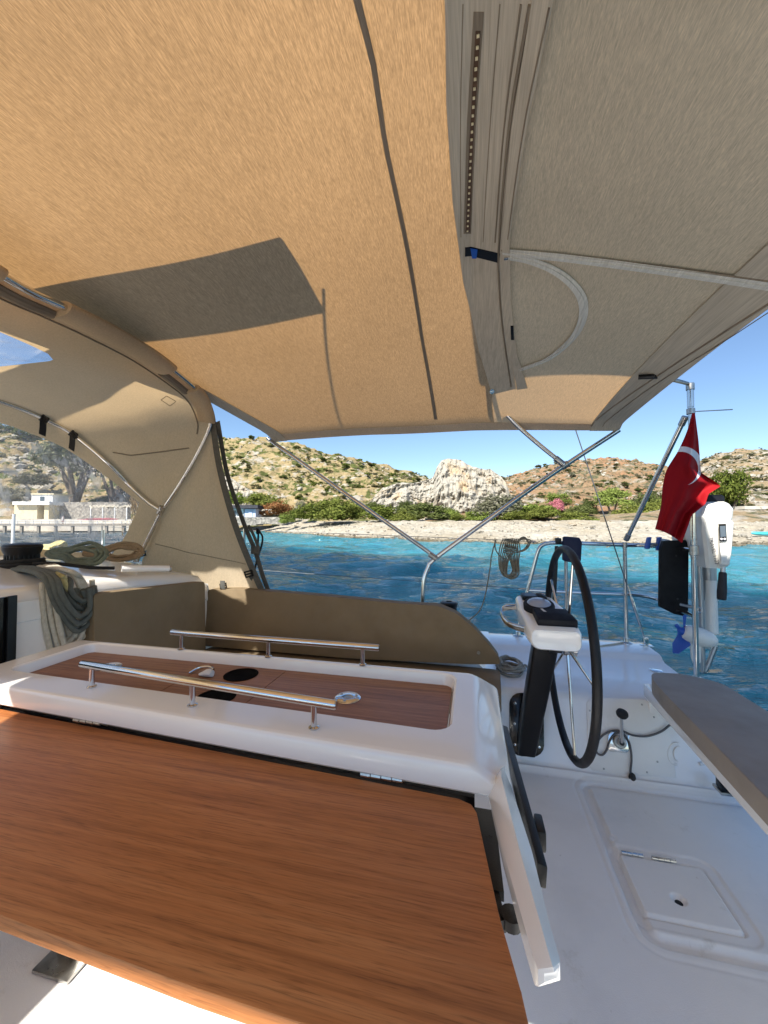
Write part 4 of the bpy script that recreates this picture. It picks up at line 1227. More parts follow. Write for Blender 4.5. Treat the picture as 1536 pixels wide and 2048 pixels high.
# chart plotter on the aft end of the table
t = thing('chart_plotter', 'slim black chart plotter seen edge on at the aft end of the table', 'plotter', (.07, .7, .62))
B().prism([(.058, .884, .662), (.071, .884, .659), (.069, .884, .630), (.056, .884, .632)], (.020, -.345, 0), .003).build('housing', 'black', t)
B().prism([(.0715, .870, .654), (.0725, .870, .654), (.0708, .870, .634), (.0698, .870, .634)], (.018, -.32, 0), .0003).build('screen', 'screen', t)
B().box((.088, .606, .622), (.101, .645, .652), .004).build('sun_cover_tab', 'black', t)
b_ = B().box((.045, .68, .58), (.062, .74, .63), .004); b_.build('bracket', 'black', t)

# ================================================================== CUSHIONS
def poly_round(P, r, n=4):
    P = [np.array(p, float) for p in P]; out = []
    for i in range(len(P)):
        a, b, c = P[i - 1], P[i], P[(i + 1) % len(P)]
        u = (a - b); v = (c - b); rr = min(r, np.linalg.norm(u) * .45, np.linalg.norm(v) * .45)
        p0 = b + u / np.linalg.norm(u) * rr; p1 = b + v / np.linalg.norm(v) * rr
        for k in range(n + 1):
            t = k / n; out.append((1 - t) ** 2 * p0 + 2 * t * (1 - t) * b + t * t * p1)
    return np.array(out)
def subdiv_ring(R, step=.50):
    out = []
    for i in range(len(R)):
        a, b = R[i], R[(i + 1) % len(R)]; n = max(1, int(np.linalg.norm(b - a) / step))
        for k in range(n): out.append(a + (b - a) * k / n)
    return np.array(out)
# seat of the settee
ring = subdiv_ring(poly_round([(-1.485, 1.645), (.085, 1.645), (.112, 1.70), (.125, 1.985), (-1.485, 1.985)], .05))
sc1 = cushion_block('settee_seat_cushion', ring, lambda p, d: (p[0], p[1], .303 + d), .078, .018, 'cushion')
tag(sc1, 'long brown seat cushion of the far settee, lying flat under the backrest', 'cushion')
# long backrest, slanting down at its aft end
bp = [(408, 1181), (470, 1180), (640, 1194), (800, 1210), (875, 1214), (912, 1229), (948, 1258), (980, 1292), (999, 1317), (1000, 1329), (940, 1329), (700, 1317), (407, 1292)]
b2 = [(at(u, v, y=1.93)[0], at(u, v, y=1.93)[2]) for u, v in bp]
ring = subdiv_ring(poly_round(b2, .02))
bk = cushion_block('settee_back_cushion', ring, lambda p, d: (p[0], 1.93 + d + (p[1] - .4) * .10, p[1]), .07, .016, 'cushion')
tag(bk, 'long brown backrest cushion with slanting aft end against the far coaming', 'cushion')
p = at(957, 1305, y=1.932)
B().lathe([(.0085, 0), (.008, .002), (.003, .003), (.001, .002)], p + [0, -.004, 0], (0, -1, .1), 14).build('snap_button', 'rope_grey', bk)
b2 = [(at(u, v, x=-1.43)[1], at(u, v, x=-1.43)[2]) for u, v in ((185, 1189), (410, 1163), (412, 1291), (300, 1290), (205, 1275))]
b2 = [(b2[0][0] + .004, b2[0][1]), b2[1], (b2[2][0], .386), (b2[0][0] + .02, .386)]
ring = subdiv_ring(poly_round(b2, .018))
fw = cushion_block('bulkhead_cushion', ring, lambda p, d: (-1.43 - d, p[0], p[1]), .06, .016, 'cushion')
tag(fw, 'brown backrest cushion standing against the white cabin bulkhead', 'cushion')
# transom seat: white beam and grey cushion
hs = thing('transom_seat', 'white transom seat beam carrying a grey brown cushion at the stern', 'seat', (.83, 1.4, .3))
B().prism([(.735, 1.955, .328), (.735, 1.955, .384), (.99, 1.955, .384), (.99, 1.955, .328)], (-.06, -1.35, 0), .010).build('beam', 'gelcoat', hs)
B().box((.755, 1.945, .20), (.80, 1.985, .36), .006).build('bracket', 'gelcoat', hs)
b2 = [at(u, v, z=.45)[:2] for u, v in ((1303, 1346), (1362, 1348), (1442, 1366), (1560, 1445))]
b2 = [b2[0], b2[1], b2[2], (b2[2][0] + .01, 1.5), (.95, .62), (.64, .62), (.705, 1.70), (.72, 1.83)]
ring = subdiv_ring(poly_round(b2, .045))
cushion_block('cushion', ring, lambda p, d: (p[0], p[1], .387 + d), .066, .016, 'cushion_grey', hs)
tag(B().lathe([(.030, 0), (.030, .002), (.024, .004), (.001, .004)], at(1312, 1341, z=.314), n=22).build('deck_filler_cap', 'chrome'), 'round chrome filler cap on the side deck by the transom seat', 'filler cap')

# ================================================================== STEERING PEDESTAL AND WHEEL
sp = thing('steering_pedestal', 'black steering pedestal with white instrument pod on the cockpit side', 'pedestal', (.24, 1.85, 0))
pp = rpoly(1018, 1087, 1384, 1511, 24)
wall_plate([(u + (v - 1384) * .01, v + (u - 1018) * .05) for u, v in pp], 'base_plate', 'black_gloss', .008, sp)
for u, v in ((1030, 1406), (1029, 1447), (1030, 1488), (1078, 1493), (1080, 1452)):
    B().lathe([(.0062, 0), (.0062, .0015), (.004, .003), (.001, .0025)], wallplane(u, v, .009), WN, 12).build('bolt', 'steel', sp)
def sect(cx, cy, cz, wx, wy, r=.012, n=3):
    return [(x, y, cz) for x, y, _ in rrect(cx - wx / 2, cx + wx / 2, cy - wy / 2, cy + wy / 2, r, 0, n)]
R_ = [sect(.226, 1.865, .07, .074, .09), sect(.236, 1.83, .18, .082, .09), sect(.262, 1.72, .45, .090, .085), sect(.282, 1.655, .645, .094, .080)]
B().rings(R_).build('column', 'black', sp, angle=50)
# white pod
def podsec(y, x0, x1, z0, z1, r=.02):
    out = []
    for cx, cz, a0 in ((x1 - r, z1 - r, 0), (x0 + r, z1 - r, 90), (x0 + r * 1.6, z0 + r * 1.6, 180), (x1 - r, z0 + r, 270)):
        rr = r * 1.6 if a0 == 180 else r
        for k in range(6):
            a = math.radians(a0 + 90 * k / 5); out.append((cx + rr * math.cos(a), y, cz + rr * math.sin(a)))
    return out
R_ = [podsec(1.512, .222, .358, .660, .698, .012), podsec(1.506, .208, .372, .640, .708, .02), podsec(1.516, .202, .378, .634, .716, .024), podsec(1.58, .196, .380, .632, .728, .024),
      podsec(1.68, .185, .368, .640, .752, .024), podsec(1.80, .180, .340, .668, .775, .024), podsec(1.83, .184, .330, .690, .774, .022), podsec(1.84, .196, .318, .705, .765, .014)]
B().rings(R_).build('pod', 'gelcoat', sp, angle=45)
def on_pod(x, y, dz=0):
    yy = [1.506, 1.58, 1.68, 1.80, 1.84]; zz = [.710, .728, .752, .775, .772]
    return np.array([x, y, np.interp(y, yy, zz) + dz])
def podbox(x0, x1, y0, y1, h, name, mat, bev=.004, dz=0, par=None, taper=0):
    P = [on_pod(x0, y0, dz), on_pod(x1, y0, dz), on_pod(x1 - taper, y1, dz), on_pod(x0 - taper * .3, y1, dz)]
    return B().prism(P, (0, -.15 * h, h), bev).build(name, mat, sp)
podbox(.232, .370, 1.530, 1.625, .030, 'instrument_cover', 'cover', .006, -.002, taper=.02)
P = [on_pod(.262, 1.585, .0295), on_pod(.272, 1.585, .0295), on_pod(.262, 1.607, .0295), on_pod(.254, 1.607, .0295)]
B().prism(P, (0, -.0002, .0012)).build('logo_mark', 'logo', sp)
c0 = on_pod(.258, 1.672, .0)
ax = Vector((0, -.22, 1)).normalized()
B().lathe([(.058, -.004), (.060, .018), (.056, .026), (.050, .028), (.046, .026)], c0, ax, 30).build('compass_bezel', 'cover', sp)
B().lathe([(.0455, .0262), (.038, .034), (.02, .040), (.001, .042)], c0, ax, 30).build('compass_glass', 'dome', sp)
podbox(.205, .305, 1.752, 1.805, .016, 'instrument_display', 'black', .004, taper=.008)
P = [on_pod(.214, 1.760, .0165), on_pod(.262, 1.760, .0165), on_pod(.258, 1.798, .0165), on_pod(.212, 1.798, .0165)]
B().prism(P, (0, -.0002, .001)).build('display_glass', 'screen', sp)
P = [on_pod(.270, 1.762, .0165), on_pod(.292, 1.762, .0165), on_pod(.286, 1.796, .0165), on_pod(.266, 1.796, .0165)]
B().prism(P, (0, -.0002, .0015)).build('keypad', 'rubber', sp)
# steel guard rail of the pod
gp = [at(1032, 1214, y=1.76), at(1010, 1216, y=1.745), at(1003, 1226, y=1.71), at(1010, 1241, y=1.66), at(1024, 1251, y=1.62), at(1050, 1259, y=1.575)]
gp = smooth_path(gp, 7)
R_ = []
for i, q in enumerate(gp):
    T_ = gp[min(i + 1, len(gp) - 1)] - gp[max(i - 1, 0)]; T_ /= np.linalg.norm(T_)
    w = np.cross(T_, UP); w /= np.linalg.norm(w); u_ = np.cross(w, T_)
    R_.append([q + w * .0065 * math.cos(a) + u_ * .013 * math.sin(a) for a in np.linspace(0, 2 * PI, 12, endpoint=False)])
B().rings(R_).build('guard_rail', 'steel', sp)
hubc = np.array([.338, 1.635, .612])
B().lathe([(.022, -.050), (.022, -.004), (.018, -.004)], hubc, (1, 0, 0), 20).build('shaft_housing', 'black', sp)
# wheel
WCX, WY, WZ, WR = .352, 1.635, .614, .382
wheel = thing('ship_helm', 'large black leather steering wheel with thin steel spokes', 'steering wheel', (WCX, WY, WZ))
wp = lambda a, r, dx=0: np.array([WCX + dx - .03 * 0, WY + r * math.cos(a), WZ + r * math.sin(a)])
B().tube([wp(a, WR) for a in np.linspace(0, 2 * PI, 96, endpoint=False)], .0145, 12, closed=True).build('rim', 'leather', wheel)
h = B().lathe([(.020, -.012), (.030, -.010), (.032, .0), (.028, .006), (.026, .018), (.034, .022), (.034, .034), (.022, .040), (.001, .042)], (WCX - .002, WY, WZ), (1, 0, 0), 24).build('hub', 'steel', wheel)
B().lathe([(.0275, .007), (.0275, .016)], (WCX - .002, WY, WZ), (1, 0, 0), 24).build('hub_groove', 'black', h)
for k in range(5):
    a = math.radians(-35 + 72 * k)
    B().tube([wp(a, .02, .003), wp(a, WR * .5, .001), wp(a, WR - .012)], [.0058, .005, .0045], 10).build('spoke', 'steel', wheel)

# ================================================================== BIMINI
BC, BW = .84, 1.36
def bz(x, y):
    x = np.asarray(x, float); y = np.asarray(y, float)
    w = np.clip(np.abs((y - BC) / BW), 0, 1.1)
    e = np.interp(x, [-1.3, -.6, 0, .76], [1.622, 1.632, 1.624, 1.588])
    c = np.interp(x, [-1.7, -.6, 0, .25, .76], [1.89, 1.918, 1.925, 1.83, 1.625])
    sag = .012 * np.sin(np.clip((x + 1.55) / 1.5, 0, 1) * PI) * (1 - w ** 2)
    return e + .020 + (c - e) * (1 - w ** 2.15) - .026 * np.clip((w - .955) / .045, 0, 1) ** 1.4 - sag + .0025 * np.sin(y * 3.1 + x * 6)
def S(u, v, off=0.0):
    d = ray(u, v); t = .7 / max(d[2], 1e-6)
    lo, hi = 0.05 / np.linalg.norm(d), 6.0 / np.linalg.norm(d)
    f = lambda q: (CAM + d * q)[2] - float(bz(*(CAM + d * q)[:2])) + off
    for _ in range(60):
        m_ = (lo + hi) / 2
        if f(m_) > 0: hi = m_
        else: lo = m_
    return CAM + d * lo
def drop(P, off): return np.array([P[0], P[1], float(bz(P[0], P[1])) - off])
bim = thing('bimini_awning', 'beige canvas bimini awning stretched over the cockpit', 'awning', (-.2, .84, 1.9))
NE = BC - BW - .036                       # near edge
def fore(y): return -1.22 - .42 * (1 - min(abs((y - BC) / BW), 1) ** 2)
ys = np.linspace(NE, BC + BW, 150)
def cut(y): return .045 + .075 * min(abs((y - BC) / BW), 1) ** 2      # hidden under the zip flap
G = [[(x, y, float(bz(x, y))) for y, x in zip(ys, [fore(y) + (cut(y) - fore(y)) * q for y in ys])] for q in np.linspace(0, 1, 100)]
B().grid(G).build('canopy', 'canvas', bim, angle=180)
G = [[(x, y, float(bz(x, y))) for y, x in zip(ys, [cut(y) + (.74 - cut(y)) * q for y in ys])] for q in np.linspace(0, 1, 60)]
B().grid(G).build('aft_panel', 'canvas_aft', bim, angle=180)
def surf_patch(Lp, Rp, off, name, mat, parent=bim, n=60, m=8, th=.0022):
    """cloth patch sewn under the canopy between two edge lines given as (x, y) paths"""
    Lp = resample(np.array([[p[0], p[1], 0] for p in Lp]), n); Rp = resample(np.array([[p[0], p[1], 0] for p in Rp]), n)
    top, bot = [], []
    for a, b in zip(Lp, Rp):
        r1, r2 = [], []
        for k in range(m + 1):
            q = a + (b - a) * k / m; z = float(bz(q[0], q[1]))
            r1.append((q[0], q[1], z - off)); r2.append((q[0], q[1], z - off - th))
        top.append(r1); bot.append(r2)
    Gp = np.array([list(t_) + list(b_[::-1]) for t_, b_ in zip(top, bot)])
    return B().grid(Gp, closed_v=True).build(name, mat, parent, angle=40)
xy = lambda pts: [S(u, v)[:2] for u, v in pts]
ext = lambda P, y: [np.array([P[0][0] + (P[0][0] - P[1][0]) * 0, y])] + list(P)
# edge hems (double cloth)
eo = BC + BW
surf_patch([(-1.22, eo - .035), (.74, eo - .035)], [(-1.22, eo), (.74, eo)], .0025, 'edge_hem', 'canvas_aft')
surf_patch([(-1.22, NE), (.74, NE)], [(-1.22, NE + .055), (.74, NE + .055)], .0025, 'edge_hem', 'canvas_double')
aft = xy([(1183, 850), (1290, 765), (1420, 678), (1536, 603)])
aft_in = ext([np.array([p[0], p[1]]) for p in aft[::-1]], -.52)
surf_patch([(.64, NE), (.62, .9), (.60, eo)], [(.74, NE), (.74, .9), (.74, eo)], .005, 'aft_hem', 'canvas_double')
# fore hem hangs a little below the canopy
yh_ = np.linspace(NE, eo, 40)
surf_patch([(fore(y), y) for y in yh_], [(fore(y) + .09, y) for y in yh_], .005, 'fore_hem', 'canvas_double')
# cross seam, double stitched
seamL = ext(xy([(707, 0), (740, 120), (766, 290), (811, 500), (841, 680), (868, 838)]), -.5)
seamR = ext(xy([(723, 0), (752, 120), (776, 290), (820, 500), (848, 680), (875, 838)]), -.5)
surf_patch(seamL, seamR, .0022, 'cross_seam', 'seam', m=2, th=.0012)
def stitch(pts, name, mat='seam', off=.006, r=.0014, parent=bim):
    P = [S(u, v, 0) for u, v in pts]
    P = resample(smooth_path(P, 6), 60)
    return B().tube([drop(p, off) for p in P], r, 5).build(name, mat, parent)
# wide bow sleeve with the recessed light strip
bandL = ext(xy([(890, 0), (892, 200), (905, 400), (926, 560), (958, 700), (984, 787)]), -.5)
bandR = ext(xy([(1062, 0), (1022, 250), (1003, 470), (1010, 600), (1020, 700), (1032, 775)]), -.5)
surf_patch(bandL, bandR, .0045, 'bow_sleeve', 'canvas_double', m=14)
zipL = ext(xy([(1062, 0), (1022, 250), (1003, 470), (1010, 600), (1020, 700), (1034, 775)]), -.5)
zipR = ext(xy([(1105, 0), (1052, 250), (1019, 470), (1022, 600), (1033, 700), (1055, 772)]), -.5)
surf_patch(zipL, zipR, .0075, 'zip_flap', 'canvas_double', m=3, th=.004)
stitch([(1000, 0), (980, 250), (966, 480)], 'stitch_line')
stitch([(926, 0), (921, 250), (922, 470)], 'stitch_line')
stitch([(1042, 0), (1008, 250), (990, 480)], 'stitch_line', r=.002, off=.007)
stitch([(1060, 0), (1018, 250), (998, 480), (998, 560), (1006, 660), (1022, 770)], 'stitch_line', r=.0035, off=.008)
stitch([(1098, 0), (1046, 250), (1015, 470)], 'stitch_line', off=.0125)
ledL = xy([(947, 15), (934, 240), (927, 462)]); ledR = xy([(968, 15), (952, 240), (942, 462)])
light = thing('light_strip', 'long slim unlit light strip let into the bimini sleeve', 'light strip', (.0, .8, 1.9))
surf_patch(ledL, ledR, .0072, 'channel', 'seam', light, m=2, th=.001)
l2 = xy([(951, 52), (940, 250), (931, 458)]); r2 = xy([(961, 52), (948, 250), (940, 458)])
M['led_back'] = simple('brown_led_tape', (.10, .055, .03), .4, var=.1)
M['led'] = simple('led_chip', (.75, .66, .42), .3, var=.02)
surf_patch(l2, r2, .0085, 'tape', 'led_back', light, m=2, th=.001)
a0, a1, a2 = S(956, 60), S(944, 250), S(935, 455)
Pl = resample(smooth_path([a0, a1, a2], 8), 27)
for p in Pl:
    q = drop(p, .0105); B().box(q - [.0024, .0024, .001], q + [.0024, .0024, .0006]).build('led_chip', 'led', light, False)
# opening with a blue tab below the strip
o1 = xy([(930, 490), (930, 508)]); o2 = xy([(1000, 502), (998, 521)])
t = thing('sleeve_opening', 'small slot in the bimini sleeve with a blue tab inside', 'slot', S(960, 505))
surf_patch(o1, o2, .0075, 'slot', 'black', t, n=4, m=6, th=.001)
o1 = xy([(941, 490), (944, 510)]); o2 = xy([(955, 492), (953, 510)])
surf_patch(o1, o2, .0095, 'tab', 'blue_plastic', t, n=4, m=2, th=.002)
# zips of the aft panel
def zipline(pts, name, w, parent=bim):
    P = np.array([drop(p, .0075) for p in resample(smooth_path([S(u, v) for u, v in pts], 8), 60)])
    T_ = np.gradient(P, axis=0); W_ = np.cross(T_, UP); W_ /= np.linalg.norm(W_, axis=1)[:, None]
    z = strip(P, W_ * w, .0025).build(name, 'zip', parent)
    P2 = P - np.array([0, 0, .003])
    strip(P2, W_ * w * .28, .003).build('zip_teeth', 'zip', z)
    return z
zipline([(1005, 500), (1120, 510), (1280, 530), (1420, 549), (1560, 570)], 'panel_zip', .030)
zipline([(1012, 508), (1060, 517), (1110, 537), (1148, 567), (1166, 600), (1163, 640), (1140, 678), (1095, 715), (1040, 737)], 'window_zip', .026)
stitch([(1003, 496), (1120, 504), (1280, 523), (1420, 541), (1560, 560)], 'stitch_line', r=.003, off=.007)
p = drop(S(1012, 508), .012)
B().box(p - [.006, .004, .004], p + [.006, .004, .002], .001).build('zip_pull', 'steel', bim)
p = drop(S(1024, 659), .012)
B().prism([drop(S(1021, 645), .012), drop(S(1027, 645), .012), drop(S(1028, 672), .012), drop(S(1022, 672), .012)], (0, 0, -.004)).build('black_tab', 'black', bim)
stitch([(1183, 850), (1290, 765), (1420, 678), (1560, 588)], 'aft_stitch', r=.004, off=.006)
stitch([(1205, 850), (1305, 768), (1430, 688), (1560, 602)], 'aft_stitch', off=.010)
# maker's tag on the edge
tg = [at(1149, 838, y=eo - .004), at(1163, 838, y=eo - .004), at(1166, 855, y=eo - .004), at(1147, 855, y=eo - .004)]
tg = [p + [0, -.012, -.003] for p in tg]
tgo = B().prism(tg, (0, .002, 0)).build('sewn_tag', 'black', bim)
# an added, unseen shade panel and the boom lie above the awning: they cast the grey shadows on the cloth
t = thing('shade_panel', 'unseen dark panel added high above the aft half of the bimini for shade', 'shade panel', (.4, .0, 2.5))
B().prism([(-.205, -1.6, 2.5), (1.1, -1.6, 2.5), (1.1, .77, 2.5), (.372, .77, 2.5), (.372, .873, 2.5), (-.205, 1.197, 2.5)], (0, 0, .025), .002).build('panel', 'black_gloss', t)
B().box((.376, .785, 2.5), (.68, 1.50, 2.525), .003).build('panel', 'black_gloss', t)  # this piece and the next are added to shade the flag
B().box((.685, 1.12, 2.5), (.92, 1.50, 2.525), .003).build('panel', 'black_gloss', t)
t = thing('boom', 'white boom with grey sail cover lying along the boat above the bimini', 'boom', (-3, .76, 2.3))
B().prism([(-7, .725, 2.215), (-.63, .725, 2.215), (-.72, .725, 2.45), (-7, .725, 2.45)], (0, .12, 0), .006).build('sail_cover', 'webbing', t)
B().tube([(-.66, .785, 2.40), (-1.157, .80, 3.03), (-5, .8, 8.3)], .005, 6).build('topping_lift', 'steel_dull', t)

# bimini frame
bf = thing('bimini_tubing', 'stainless bimini frame with V shaped legs hinged on the far coaming', 'frame', (-.25, 2.2, .6))
def tb_(pts, r, name, par, mat='steel', n=12, sm=6): return B().tube(smooth_path(pts, sm) if sm else pts, r, n).build(name, mat, par)
J_ = at(870, 1117, y=2.2)
tb_([at(845, 1232, y=2.17), at(845, 1200, y=2.175), at(848, 1160, y=2.185), at(856, 1136, y=2.195), J_, at(960, 1051, y=2.2), at(1100, 951, y=2.2), at(1238, 860, y=2.2)], .0125, 'aft_bow', bf)
tb_([at(870, 1113, y=2.19), at(700, 994, y=2.19), at(535, 877, y=2.19)], .0115, 'fore_bow', bf, sm=0)
tb_([at(1128, 929, y=2.185), at(1085, 895, y=2.18), at(1040, 856, y=2.16), at(1006, 820, y=2.12), at(988, 790, y=2.07), drop(S(984, 775), .02)], .0115, 'mid_bow', bf)
def clampj(P, ax, r, l, par, name='hinge_fitting'):
    B().lathe([(r * .9, -l / 2), (r, -l / 2 + .002), (r, l / 2 - .002), (r * .9, l / 2)], P, ax, 14).build(name, 'steel_dull', par)
clampj(at(866, 1113, y=2.19), at(700, 994, y=2.19) - J_, .016, .05, bf)
clampj(at(1118, 922, y=2.183), at(1085, 895, y=2.18) - at(1128, 929, y=2.185), .016, .05, bf)
clampj(at(1130, 931, y=2.2), at(1238, 860, y=2.2) - J_, .0165, .04, bf)
# near side mirror of the frame legs
mb = lambda P: np.array([P[0], 2 * BC - P[1], P[2]])
tb_([mb(at(845, 1232, y=2.17)), mb(at(848, 1160, y=2.185)), mb(J_), mb(at(1100, 951, y=2.2)), mb(at(1238, 860, y=2.2))], .0125, 'aft_bow', bf)
for x0, nm in ((.02, 'mid_bow'),):
    tb_([(x0 + .075 * abs((y - BC) / BW) ** 2, y, float(bz(x0, y)) + .016) for y in np.linspace(BC - BW + .1, BC + BW - .1, 20)], .0115, nm, bf, sm=0)

# ================================================================== SPRAYHOOD
sh = thing('sprayhood', 'beige canvas sprayhood with clear vinyl windows at the front of the cockpit', 'sprayhood', (-2, .8, .9))
J0 = at(325, 1020, y=1.89)
LB = at(275, 1118, y=1.92)
P1 = at(421, 838, y=1.83)
A_half = [J0, at(350, 984, y=1.885), at(383, 930, y=1.875), at(405, 888, y=1.86), at(418, 858, y=1.845), P1, at(412, 806, y=1.77), at(395, 781, x=-1.375), at(352, 744, x=-1.35), at(295, 702, x=-1.335), at(215, 657, x=-1.33), at(130, 615, x=-1.325), at(60, 583, x=-1.32), np.array([-1.32, .80, at(60, 583, x=-1.32)[2] + .006])]
A_half = smooth_path(A_half, 6)
B_half = [J0, at(300, 1004, y=1.89), at(262, 970, y=1.885), at(215, 922, x=-2.03), at(150, 869, x=-2.14), at(85, 835, x=-2.20), at(0, 802, x=-2.24), at(-140, 765, x=-2.27), np.array([-2.28, .80, at(-140, 765, x=-2.27)[2] + .03])]
B_half = smooth_path(B_half, 6)
def full(H): return np.vstack([H, np.array([mir(p) for p in H[::-1][1:]])])
NA = 161
A_ = resample(full(A_half), NA); B_ = resample(full(B_half), NA)
# keep the two lofts square: both resampled so that t = .5 is the centre line
base_half = smooth_path([LB, (-2.30, 1.84, .885), (-2.62, 1.62, .915), (-2.85, 1.25, .945), (-2.92, .80, .955)], 8)
C_ = resample(full(base_half), NA)
NS = 70
hole_px = [(-60, 645), (0, 664), (60, 690), (107, 713), (108, 718), (100, 722), (0, 733), (-60, 738)]
def loft_hood(t, s):
    a = A_[t]; b = B_[t]; p = a + (b - a) * s
    # belly between the bows and creases towards the hinge
    k = math.sin(PI * s); e = abs(t / (NA - 1) - .5) * 2
    sag = -.030 * k * (1 - e ** 3)
    cr = .016 * k * math.sin(s * 9 + e * 14) * max(0, e - .45) * 1.6 + .006 * k * math.sin(s * 21 - e * 17) * max(0, e - .6) + .006 * fbm(np.array([s * 6.0]), np.array([e * 9.0]), 3, 5)[0] * k
    return p + np.array([0, (-.02 if t < NA / 2 else .02) * k * e ** 2, sag + cr])
GT = np.array([[loft_hood(t, s) for s in np.linspace(0, 1, NS)] for t in range(NA)])
inw = np.zeros((NA, NS), bool)
for i in range(NA):
    for j in range(NS):
        P = GT[i, j]
        if (P - CAM) @ _F > .2:
            u, v = proj(P)
            if P[1] > CY - .02 and pip((u, v), hole_px): inw[i, j] = True
inw |= inw[::-1]
cell = lambda i, j: inw[i, j] and inw[min(i + 1, NA - 1), j] and inw[i, min(j + 1, NS - 1)] and inw[min(i + 1, NA - 1), min(j + 1, NS - 1)]
# pull the ragged edge of the opening onto the cut line
def snap_px(u, v):
    best = None
    for k in range(len(hole_px)):
        a_, b2_ = np.array(hole_px[k - 1], float), np.array(hole_px[k], float)
        d_ = b2_ - a_; q = np.clip(((np.array([u, v]) - a_) @ d_) / (d_ @ d_), 0, 1); c_ = a_ + d_ * q
        e_ = np.hypot(*(c_ - [u, v]))
        if best is None or e_ < best[0]: best = (e_, c_)
    return best[1]
touch = np.zeros((NA, NS, 2), int)
for i in range(NA - 1):
    for j in range(NS - 1):
        k = 0 if cell(i, j) else 1
        for ii, jj in ((i, j), (i + 1, j), (i, j + 1), (i + 1, j + 1)): touch[ii, jj, k] += 1
for i in range(NA // 2 + 1):
    for j in range(NS):
        if touch[i, j].min() > 0:
            P = GT[i, j]; u, v = proj(P); c_ = snap_px(u, v)
            if np.hypot(c_[0] - u, c_[1] - v) < 60:
                d_ = ray(*c_); nrm_ = np.cross(GT[min(i + 3, NA - 1), j] - GT[max(i - 3, 0), j], GT[i, min(j + 3, NS - 1)] - GT[i, max(j - 3, 0)])
                GT[i, j] = CAM + d_ * (((P - CAM) @ nrm_) / (d_ @ nrm_))
                GT[NA - 1 - i, j] = mir(GT[i, j])
B().grid(GT, hole=cell).build('top_canvas', 'canvas_hood', sh, angle=180)
B().grid(GT + [0, 0, .003], hole=lambda i, j: not cell(i, j)).build('top_window', 'vinyl_top', sh, angle=180)
# welt below the sleeve and the seam across the corner
toward = lambda P, d=.004: P + (CAM - P) / np.linalg.norm(CAM - P) * d
for side in (0, 1):
    W_ = [toward(GT[i if side == 0 else NA - 1 - i, 7]) for i in range(26, NA // 2 + 1)]
    B().tube(W_, .0032, 6).build('welt', 'seam', sh)
PXG = {}
for i in range(NA // 2 + 1):
    for j in range(NS): PXG[(i, j)] = proj(GT[i, j])
def hood_line(pts, n=26):
    out = []
    for u, v, _ in resample([(a_, b2_, 0) for a_, b2_ in pts], n):
        k_ = min(PXG, key=lambda q: (PXG[q][0] - u) ** 2 + (PXG[q][1] - v) ** 2)
        d_ = ray(u, v); nn_ = np.cross(GT[k_[0] + 1, k_[1]] - GT[k_[0], k_[1]], GT[k_[0], min(k_[1] + 1, NS - 1)] - GT[k_[0], max(k_[1] - 1, 0)])
        P = CAM + d_ * (((GT[k_] - CAM) @ nn_) / (d_ @ nn_))
        out.append(toward(P if np.linalg.norm(P - GT[k_]) < .06 else GT[k_]))
    return out
B().tube(hood_line([(226, 905), (262, 911), (320, 904), (378, 896)]), .0034, 6).build('corner_seam', 'seam', sh)
B().tube(hood_line([(322, 800), (333, 792), (352, 803), (340, 812), (322, 800)]), .0016, 5).build('patch_stitch', 'seam', sh)
# front: canvas border and vinyl
NW = 60
def front(t, s):
    b = B_[t]; c = C_[t]; e = abs(t / (NA - 1) - .5) * 2
    p = b + (c - b) * s; k = math.sin(PI * s)
    wr = .018 * fbm(np.array([t * .11]), np.array([s * 2.2]), 3, 61)[0] * k
    return p + np.array([-.08 * k * (1 - e ** 2) + wr, (.05 * e * k + wr) * (1 if t < NA / 2 else -1), .03 * k * (1 - e)])
GW = np.array([[front(t, s) for s in np.linspace(0, 1, NW)] for t in range(NA)])
brd = lambda i, j: min(i, NA - 2 - i) < 9 or j < 7 + int(2 * (math.sin(i * .5) > .5)) * 0 or j > NW - 6
B().grid(GW, hole=lambda i, j: not brd(i, j)).build('window_border', 'canvas_hood', sh, angle=180)
B().grid(GW, hole=brd).build('front_window', 'vinyl', sh, angle=180)
# tubes
tb_(list(np.vstack([[LB], A_half])), .0115, 'aft_bow', sh, sm=0)
tb_(list(np.vstack([[mir(LB)], [mir(p) for p in A_half]])), .0115, 'aft_bow', sh, sm=0)
BI = np.array([p + np.array([.010, -.018 if p[1] > CY else .018, -.004]) for p in B_])
tb_(list(BI), .0115, 'front_bow', sh, sm=0)
clampj(J0 + [.0, -.012, 0], J0 - LB, .018, .05, sh)
clampj(LB + [0, -.01, .01], (0, 0, 1), .016, .05, sh, 'foot_fitting')
# sleeve wrapped round the aft bow, open where the hand holds show the tube
def sleeve(i0, i1, r, name='sleeve'):
    P = np.array(full(A_half)[i0:i1]); R_ = []
    for i, p in enumerate(P):
        T_ = P[min(i + 1, len(P) - 1)] - P[max(i - 1, 0)]; T_ /= np.linalg.norm(T_)
        w = np.array([1.0, 0, .1]); w -= T_ * (w @ T_); w /= np.linalg.norm(w); u_ = np.cross(T_, w)
        rr = r * (1 + .03 * math.sin(i * .7))
        R_.append([p + w * (rr * 1.5 * math.cos(a) - rr * .7) + u_ * rr * .72 * math.sin(a) for a in np.linspace(0, 2 * PI, 14, endpoint=False)])
    return B().rings(R_).build(name, 'canvas_hood', sh, angle=60)
FA = full(A_half); pa = [proj(p) for p in FA]
def idx(u):
    best = [i for i in range(len(FA) // 2 + 1) if FA[i][2] > P1[2] - .03]
    return min(best, key=lambda i: abs(pa[i][0] - u))
